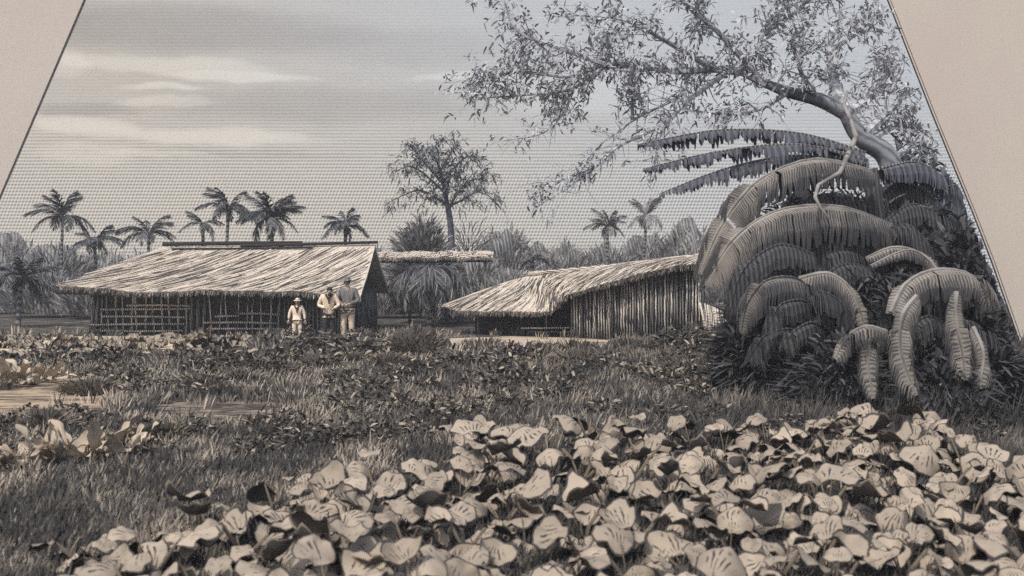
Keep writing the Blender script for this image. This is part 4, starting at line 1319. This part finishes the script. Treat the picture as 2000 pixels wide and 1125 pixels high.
def banana_leaf(root, pts, width, mat='banana', tilt=.35, fray=.25, n=44, seed=0, name='leaf'):
    """pts: midrib places; the blade folds down on both sides of the rib in narrow strips"""
    r = random.Random(seed)
    Q = [Vector(p) for p in pts]
    m = len(Q)
    def cv(u):
        s = u * (m - 1); i = min(int(s), m - 2); t = s - i
        p0, p1, p2, p3 = Q[max(i-1, 0)], Q[i], Q[i+1], Q[min(i+2, m-1)]
        return 0.5 * ((2*p1) + (p2-p0)*t + (2*p0-5*p1+4*p2-p3)*t*t + (3*p1-p0-3*p2+p3)*t**3)
    length = sum((Q[i+1] - Q[i]).length for i in range(m-1))
    b = MB()
    prev_fr = {-1: 0, 1: 0}
    width = width * (1.25 if width > .55 else .98)
    for k in range(n):
        u0, u1 = k / n, (k + 1) / n
        if k and r.random() < (.12 if fray > .3 else .05): u0 += r.uniform(.1, .6) / n
        um = (u0 + u1) / 2
        w = width * (math.sin(math.pi * min(1, max(0, um * .93 + .06))) ** .55)
        a, c = cv(u0), cv(u1)
        t = (c - a).normalized()
        for side in (-1, 1):
            sm = .6 if fray > .3 else .86
            prev_fr[side] = sm * prev_fr[side] + (1 - sm) * r.uniform(-fray * 2.6, fray * 1.2)
            fr = 1 + prev_fr[side] + r.uniform(-fray, fray) * (.10 if fray > .3 else .16)
            out = t.cross(Vector((0, 0, 1)))
            out = out.normalized() if abs(t.z) < .6 else (out * (1.2 - abs(t.z)) + Vector((1 if out.x >= 0 else -1, -.35, 0)) * (abs(t.z) - .5) * 3).normalized()
            out = (out - t * out.dot(t)).normalized()
            out = out * side
            d1 = (out * .9 + Vector((0, 0, -tilt))).normalized()
            d2 = (out * .30 + Vector((0, 0, -1.0)) + t * (r.gauss(.05, .02) if fray > .3 else .05 + .05 * math.sin(um * 9 + seed))).normalized()
            d3 = (out * .02 + Vector((0, 0, -1.0)) + t * (r.gauss(.1, .04) if fray > .3 else .1 + .10 * math.sin(um * 13 + seed * 2) + (r.gauss(0, .25) if r.random() < .12 else 0))).normalized()
            def row(p): return [p, p + d1 * w * .32 * fr, p + d1 * w * .32 * fr + d2 * w * .38 * fr, p + d1 * w * .32 * fr + d2 * w * .38 * fr + d3 * w * .38 * fr]
            A, C = row(a), row(c)
            # strips narrow a little at the outer end so they part
            C[3] = C[3].lerp(A[3], r.uniform(.35, .95) if fray > .3 else r.uniform(.05, .75))
            vs = A + C
            uv = [(u0 * length, q) for q in (0, .25, .6, 1)] + [(u1 * length, q) for q in (0, .25, .6, 1)]
            b.add(vs, [(0, 1, 5, 4), (1, 2, 6, 5), (2, 3, 7, 6)], uv)
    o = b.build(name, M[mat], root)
    rb = MB(); rb.tube([cv(u) + Vector((0, 0, .012)) for u in np.linspace(0, 1, 14)], [.035 * (1 - .75 * u) for u in np.linspace(0, 1, 14)], 5)
    rb.build('midrib', M['vine'] if mat == 'banana' else M['darkpole'] if mat == 'banana_dark' else M[mat], o).location = (0, 0, 0)
    return o

def B(Y, *q): return [P(a[0], a[1], Y + (a[2] if len(a) > 2 else 0)) for a in q]

def bananas():
    def stem(root, pts, r0, r1):
        b = MB(); b.tube(pts, [r0 + (r1 - r0) * i / (len(pts) - 1) for i in range(len(pts))], 10)
        b.build('stem', M['banana_black'], root, True)
    # tall plant: feathered dark leaves to the left and two great arching leaves
    Y = 17.0
    a = empty('banana_plant', (P(1720, 600, Y).x, Y, 0), 'tall banana plant with huge arching leaves behind the smaller hut', 'banana plant')
    stem(a, [Vector((P(1715, 600, Y).x, Y, 0)), P(1715, 560, Y), P(1712, 430, Y), P(1700, 330, Y)], .22, .12)
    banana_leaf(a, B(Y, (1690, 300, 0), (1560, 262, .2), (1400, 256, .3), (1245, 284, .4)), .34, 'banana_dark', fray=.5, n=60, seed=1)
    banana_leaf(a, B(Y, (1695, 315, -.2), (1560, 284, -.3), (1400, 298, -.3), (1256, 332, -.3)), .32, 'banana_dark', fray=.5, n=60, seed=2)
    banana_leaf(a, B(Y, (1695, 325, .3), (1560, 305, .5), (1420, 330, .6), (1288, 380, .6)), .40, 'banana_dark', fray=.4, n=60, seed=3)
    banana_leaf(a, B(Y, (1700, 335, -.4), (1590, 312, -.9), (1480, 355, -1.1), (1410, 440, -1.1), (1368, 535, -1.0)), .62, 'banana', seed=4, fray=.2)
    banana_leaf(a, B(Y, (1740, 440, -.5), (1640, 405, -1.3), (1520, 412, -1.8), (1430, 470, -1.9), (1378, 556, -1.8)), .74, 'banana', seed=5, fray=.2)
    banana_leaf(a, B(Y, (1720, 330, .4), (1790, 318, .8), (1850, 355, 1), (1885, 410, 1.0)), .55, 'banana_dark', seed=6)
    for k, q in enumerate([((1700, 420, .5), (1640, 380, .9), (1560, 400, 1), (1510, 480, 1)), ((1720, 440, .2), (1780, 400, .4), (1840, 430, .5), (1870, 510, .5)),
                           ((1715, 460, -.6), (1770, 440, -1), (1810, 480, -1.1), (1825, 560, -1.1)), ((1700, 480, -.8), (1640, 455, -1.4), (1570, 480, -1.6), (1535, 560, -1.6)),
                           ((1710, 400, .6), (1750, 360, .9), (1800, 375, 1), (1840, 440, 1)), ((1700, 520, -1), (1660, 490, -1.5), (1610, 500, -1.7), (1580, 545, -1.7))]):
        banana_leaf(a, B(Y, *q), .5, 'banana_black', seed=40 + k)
    # lower plant, nearer, with drooping hoops of leaves
    Y = 14.2
    c = empty('banana_plant', (P(1600, 600, Y).x, Y, 0), 'low banana plant with hooped drooping leaves right of the smaller hut', 'banana plant')
    stem(c, [Vector((P(1595, 600, Y).x, Y, 0)), P(1590, 660, Y), P(1585, 590, Y)], .16, .09)
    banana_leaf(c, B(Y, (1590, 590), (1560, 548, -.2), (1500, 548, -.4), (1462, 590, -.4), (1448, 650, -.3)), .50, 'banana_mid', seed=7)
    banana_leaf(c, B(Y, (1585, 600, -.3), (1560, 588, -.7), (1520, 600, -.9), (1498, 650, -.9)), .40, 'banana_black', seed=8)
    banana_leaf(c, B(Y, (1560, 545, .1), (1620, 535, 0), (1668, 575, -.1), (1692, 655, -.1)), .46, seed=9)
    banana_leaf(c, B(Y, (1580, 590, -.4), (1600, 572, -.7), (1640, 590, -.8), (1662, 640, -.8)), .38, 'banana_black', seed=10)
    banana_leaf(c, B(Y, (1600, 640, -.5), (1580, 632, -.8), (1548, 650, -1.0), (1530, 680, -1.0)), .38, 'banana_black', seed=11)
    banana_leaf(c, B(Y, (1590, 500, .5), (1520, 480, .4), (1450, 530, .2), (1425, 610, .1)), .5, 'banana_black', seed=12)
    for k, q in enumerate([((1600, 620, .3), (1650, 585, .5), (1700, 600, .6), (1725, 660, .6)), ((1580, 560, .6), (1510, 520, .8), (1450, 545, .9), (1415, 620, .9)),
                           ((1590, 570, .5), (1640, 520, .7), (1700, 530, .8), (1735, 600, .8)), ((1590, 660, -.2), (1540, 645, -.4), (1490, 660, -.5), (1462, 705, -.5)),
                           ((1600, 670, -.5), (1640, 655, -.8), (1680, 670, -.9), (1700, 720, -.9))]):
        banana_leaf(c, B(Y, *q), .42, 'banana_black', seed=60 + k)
    # right plant close to the border
    Y = 13.0
    e = empty('banana_plant', (P(1850, 600, Y).x, Y, 0), 'broken banana plant with hanging leaves beside the right border', 'banana plant')
    stem(e, [Vector((P(1850, 600, Y).x, Y, 0)), P(1850, 700, Y), P(1845, 600, Y), P(1840, 560, Y)], .16, .10)
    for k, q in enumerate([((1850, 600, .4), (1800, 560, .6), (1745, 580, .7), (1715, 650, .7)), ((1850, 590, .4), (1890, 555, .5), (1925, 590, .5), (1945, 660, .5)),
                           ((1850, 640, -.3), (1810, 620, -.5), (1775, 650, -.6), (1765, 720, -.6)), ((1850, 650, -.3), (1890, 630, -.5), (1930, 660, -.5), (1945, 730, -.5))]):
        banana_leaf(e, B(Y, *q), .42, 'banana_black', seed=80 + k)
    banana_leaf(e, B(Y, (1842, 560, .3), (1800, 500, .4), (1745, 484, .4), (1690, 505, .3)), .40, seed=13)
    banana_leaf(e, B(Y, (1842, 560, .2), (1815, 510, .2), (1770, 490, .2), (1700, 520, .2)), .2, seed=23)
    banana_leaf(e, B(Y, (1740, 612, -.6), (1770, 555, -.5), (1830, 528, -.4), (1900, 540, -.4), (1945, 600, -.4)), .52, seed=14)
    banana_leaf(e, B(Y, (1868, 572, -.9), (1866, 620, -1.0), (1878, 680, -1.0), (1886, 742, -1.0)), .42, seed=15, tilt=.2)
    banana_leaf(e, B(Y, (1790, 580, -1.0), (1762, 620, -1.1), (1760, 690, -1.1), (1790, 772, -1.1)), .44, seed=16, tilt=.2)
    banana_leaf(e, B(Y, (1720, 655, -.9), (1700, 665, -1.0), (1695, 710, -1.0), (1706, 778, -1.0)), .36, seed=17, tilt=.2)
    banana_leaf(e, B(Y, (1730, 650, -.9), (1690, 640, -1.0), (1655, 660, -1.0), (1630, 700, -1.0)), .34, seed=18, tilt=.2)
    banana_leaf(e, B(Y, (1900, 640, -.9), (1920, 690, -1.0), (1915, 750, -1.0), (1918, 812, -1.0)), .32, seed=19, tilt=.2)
bananas()

# dark undergrowth filling behind the banana leaves
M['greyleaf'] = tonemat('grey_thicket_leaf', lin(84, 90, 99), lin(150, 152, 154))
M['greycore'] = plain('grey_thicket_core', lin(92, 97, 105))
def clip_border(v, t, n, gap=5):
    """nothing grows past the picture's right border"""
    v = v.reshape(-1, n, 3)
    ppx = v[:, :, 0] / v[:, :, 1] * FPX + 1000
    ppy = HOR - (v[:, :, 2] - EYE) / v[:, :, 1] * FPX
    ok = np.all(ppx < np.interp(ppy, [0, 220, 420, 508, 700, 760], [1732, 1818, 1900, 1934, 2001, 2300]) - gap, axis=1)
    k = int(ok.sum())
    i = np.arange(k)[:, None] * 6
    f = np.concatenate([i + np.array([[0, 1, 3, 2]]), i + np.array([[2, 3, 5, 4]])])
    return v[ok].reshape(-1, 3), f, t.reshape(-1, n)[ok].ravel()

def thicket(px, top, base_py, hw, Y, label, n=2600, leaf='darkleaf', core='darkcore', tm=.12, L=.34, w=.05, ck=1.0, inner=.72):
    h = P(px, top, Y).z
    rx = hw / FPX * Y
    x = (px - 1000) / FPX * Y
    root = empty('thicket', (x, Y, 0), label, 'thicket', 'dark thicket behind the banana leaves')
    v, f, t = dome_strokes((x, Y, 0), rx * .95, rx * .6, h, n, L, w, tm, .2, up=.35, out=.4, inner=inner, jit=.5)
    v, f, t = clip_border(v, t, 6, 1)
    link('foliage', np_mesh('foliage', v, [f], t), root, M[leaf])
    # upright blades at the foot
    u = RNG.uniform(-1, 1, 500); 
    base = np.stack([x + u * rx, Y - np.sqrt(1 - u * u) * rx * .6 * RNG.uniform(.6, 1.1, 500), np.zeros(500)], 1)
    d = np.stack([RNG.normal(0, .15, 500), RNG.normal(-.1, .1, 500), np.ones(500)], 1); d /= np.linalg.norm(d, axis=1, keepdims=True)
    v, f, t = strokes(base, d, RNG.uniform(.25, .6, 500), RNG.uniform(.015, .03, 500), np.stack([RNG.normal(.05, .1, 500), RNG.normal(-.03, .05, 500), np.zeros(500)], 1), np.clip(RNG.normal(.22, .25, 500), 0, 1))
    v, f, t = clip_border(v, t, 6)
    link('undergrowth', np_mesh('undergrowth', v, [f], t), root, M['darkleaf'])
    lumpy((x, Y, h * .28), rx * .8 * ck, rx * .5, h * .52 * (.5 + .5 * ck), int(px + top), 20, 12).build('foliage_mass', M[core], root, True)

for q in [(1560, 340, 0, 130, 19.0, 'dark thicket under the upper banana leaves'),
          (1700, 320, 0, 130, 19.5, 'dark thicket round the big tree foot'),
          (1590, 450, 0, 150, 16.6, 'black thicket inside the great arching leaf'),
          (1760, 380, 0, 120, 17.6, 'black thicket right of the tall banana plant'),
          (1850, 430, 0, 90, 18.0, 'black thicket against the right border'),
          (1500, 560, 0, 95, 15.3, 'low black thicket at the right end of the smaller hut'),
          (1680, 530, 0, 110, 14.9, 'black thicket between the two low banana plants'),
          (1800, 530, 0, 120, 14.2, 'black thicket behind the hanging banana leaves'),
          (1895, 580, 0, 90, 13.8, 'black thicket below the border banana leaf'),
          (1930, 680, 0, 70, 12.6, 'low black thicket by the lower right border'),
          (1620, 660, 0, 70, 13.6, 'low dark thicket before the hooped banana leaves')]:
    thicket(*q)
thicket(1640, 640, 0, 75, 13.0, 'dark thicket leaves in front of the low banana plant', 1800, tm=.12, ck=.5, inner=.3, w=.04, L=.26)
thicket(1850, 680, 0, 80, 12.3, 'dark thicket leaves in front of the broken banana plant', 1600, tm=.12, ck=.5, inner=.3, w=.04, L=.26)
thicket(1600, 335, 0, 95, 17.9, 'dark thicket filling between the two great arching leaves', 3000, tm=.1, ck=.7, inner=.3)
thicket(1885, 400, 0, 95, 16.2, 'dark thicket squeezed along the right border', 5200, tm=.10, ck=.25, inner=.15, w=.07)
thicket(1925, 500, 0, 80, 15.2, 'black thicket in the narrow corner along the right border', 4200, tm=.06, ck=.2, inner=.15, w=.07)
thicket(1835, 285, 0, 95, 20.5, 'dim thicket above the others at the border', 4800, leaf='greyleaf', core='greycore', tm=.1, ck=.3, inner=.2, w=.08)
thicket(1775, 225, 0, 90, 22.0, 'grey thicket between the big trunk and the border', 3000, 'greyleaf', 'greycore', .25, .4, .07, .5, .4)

# ------------------------------------------------------------------ big tree at the upper right
Yb = 20.0
L = [(pl(Yb, (1800, 800), (1790, 600), (1775, 450), (1752, 360), (1728, 300), (1680, 268), (1650, 215)), .36, .16, 'trunk'),
     (pl(Yb, (1660, 225), (1600, 195), (1540, 180), (1500, 165)), .17, .09, 'trunk'),
     (pl(Yb, (1500, 165), (1450, 142, .3), (1390, 135, .5), (1330, 140, .6), (1250, 130, .7)), .10, .05, 'b'),
     (pl(Yb, (1440, 145, .3), (1470, 110, 0), (1500, 60, -.2), (1520, 10, -.3)), .08, .02, 'b'),
     (pl(Yb, (1250, 130, .7), (1195, 115, .7), (1185, 70, .6)), .06, .02, 'b'),
     (pl(Yb, (1270, 130, .7), (1180, 130, 1), (1100, 150, 1.2), (1010, 120, 1.4)), .06, .012, 'b'),
     (pl(Yb, (1190, 130, 1), (1110, 175, 1.0), (1030, 185, 1.0), (940, 192, 1)), .05, .01, 'b'),
     (pl(Yb, (1100, 150, 1.2), (1010, 140, 1), (960, 150, 1), (915, 160, 1)), .04, .008, 'b'),
     (pl(Yb, (1180, 125, .4), (1080, 90, .4), (1010, 60, .4), (985, 0, .4)), .05, .01, 'b'),
     (pl(Yb, (1390, 135, .5), (1300, 80, -.8), (1220, 40, -1.2), (1130, 30, -1.5)), .06, .012, 'b'),
     (pl(Yb, (1480, 150, .2), (1400, 60, -.5), (1350, 20, -.7), (1300, -40, -.9)), .07, .015, 'b'),
     (pl(Yb, (1500, 60, -.2), (1560, 20, -.4), (1620, -10, -.5)), .05, .012, 'b'),
     (pl(Yb, (1340, 140, .6), (1330, 185, .5), (1245, 230, .4), (1190, 270, .3)), .05, .014, 'c'),
     (pl(Yb, (1235, 235, .4), (1235, 190, .3), (1230, 160, .3)), .04, .02, 'b'),
     (pl(Yb, (1420, 140, .3), (1340, 200, 0), (1300, 240, -.2), (1210, 285, -.3), (1165, 325, -.3), (1110, 365, -.3), (1068, 392, -.3)), .06, .010, 'c'),
     (pl(Yb, (1165, 325, -.3), (1100, 350, -.3), (1030, 358, -.3)), .025, .008, 'c'),
     (pl(Yb, (1300, 240, -.2), (1285, 280, -.3), (1278, 325, -.3)), .03, .01, 'c'),
     (pl(Yb, (1120, 175, 1), (1100, 220, .9), (1060, 260, .9), (980, 275, .9)), .035, .008, 'c'),
     (pl(Yb, (1650, 215), (1630, 160, .5), (1620, 100, .8), (1640, 20, 1)), .14, .03, 'b'),
     (pl(Yb, (1660, 220), (1700, 190, .3), (1730, 150, .5), (1740, 90, .6)), .12, .02, 'b'),
     (pl(Yb, (1690, 262), (1740, 215, .2), (1775, 180, .3)), .13, .03, 'b'),
     (pl(Yb, (1600, 195), (1560, 130, -.6), (1570, 70, -.8)), .07, .015, 'b'),
     (pl(Yb, (1700, 275), (1750, 245, .4), (1800, 250, .6)), .10, .02, 'b'),
     (pl(Yb, (1735, 320), (1790, 280, .5), (1835, 300, .8)), .10, .02, 'b'),
     (pl(Yb, (1735, 180, .4), (1760, 140, .5), (1765, 100, .5)), .06, .02, 'b'),
     (pl(Yb, (1620, 100, .8), (1680, 60, .8), (1715, 20, .8)), .06, .02, 'b'),
     (pl(Yb, (1540, 180), (1480, 215, -.5), (1420, 225, -.7)), .06, .014, 'b')]
limb_tree('big_tree', 'great spreading tree with sparse leaves reaching in from the right', L, (4, 0.62, 0.5), (8.5, 0.13, 0.045, 0.075, 0.32), 'bark', 'bigleaf', (P(1800, 800, Yb).x, Yb, 0), 17)

# pale liana hanging from the trunk
b = MB(); b.tube(pl(19.2, (1655, 180), (1648, 205, -.3), (1662, 235, -.6), (1672, 268, -1.2), (1655, 305, -2.4), (1640, 338, -3.4), (1598, 362, -4.0), (1592, 385, -4.3), (1602, 405, -4.5), (1620, 428, -4.6)), [.03, .035, .04, .05, .045, .04, .03, .03, .02, .012], 7)
tag(b.build('vine', M['vine'], None, True), 'pale twisted vine hanging down the big tree trunk', 'vine')

# birds
def bird(px, py, Y, s, label, rz):
    c = P(px, py, Y)
    root = empty('bird', c, label, 'bird', 'birds flying in the sky', rz)
    b = MB(); b.tube([(-.22 * s, 0, 0), (-.1 * s, 0, .01), (.1 * s, 0, .02), (.2 * s, 0, .03), (.27 * s, 0, .02)], [.01, .06 * s, .07 * s, .04 * s, .008], 7)
    link('body', b.mesh('body', True), root, M['darkpole'], False)
    for q in (-1, 1):
        w = MB()
        w.add([(.12*s, q*.04*s, .03*s), (-.1*s, q*.04*s, .03*s), (.1*s, q*.3*s, .22*s), (-.08*s, q*.3*s, .22*s), (-.05*s, q*.62*s, .28*s), (.12*s, q*.04*s, .05*s), (-.1*s, q*.04*s, .05*s), (.1*s, q*.3*s, .24*s), (-.08*s, q*.3*s, .24*s)],
              [(0, 1, 3, 2), (2, 3, 4), (5, 7, 8, 6), (7, 4, 8), (0, 2, 7, 5), (1, 6, 8, 3), (2, 4, 7), (3, 8, 4)])
        link('wing', w.mesh('wing'), root, M['darkpole'], False)
bird(1007, 299, 45, .42, 'small dark bird low in the sky right of the tall tree', 1.3)
bird(1030, 277, 45, .42, 'small dark bird higher in the sky near the hanging twigs', .9)

# ------------------------------------------------------------------ haze volume added over the field to lift the dark tones
hz = bpy.data.materials.new('added_haze')
hz.use_nodes = True
hz.node_tree.nodes.clear()
ho = hz.node_tree.nodes.new('ShaderNodeOutputMaterial')
hv = hz.node_tree.nodes.new('ShaderNodeVolumePrincipled')
hv.inputs['Color'].default_value = (.93, .96, 1, 1)
hv.inputs['Density'].default_value = 0.0017
hz.node_tree.links.new(hv.outputs[0], ho.inputs['Volume'])
b = MB(); b.box((-130, -6, -1), (130, DB - .6, 16))
tag(b.build('haze', hz), 'thin haze added over the field to lift dark tones', kind='stuff')
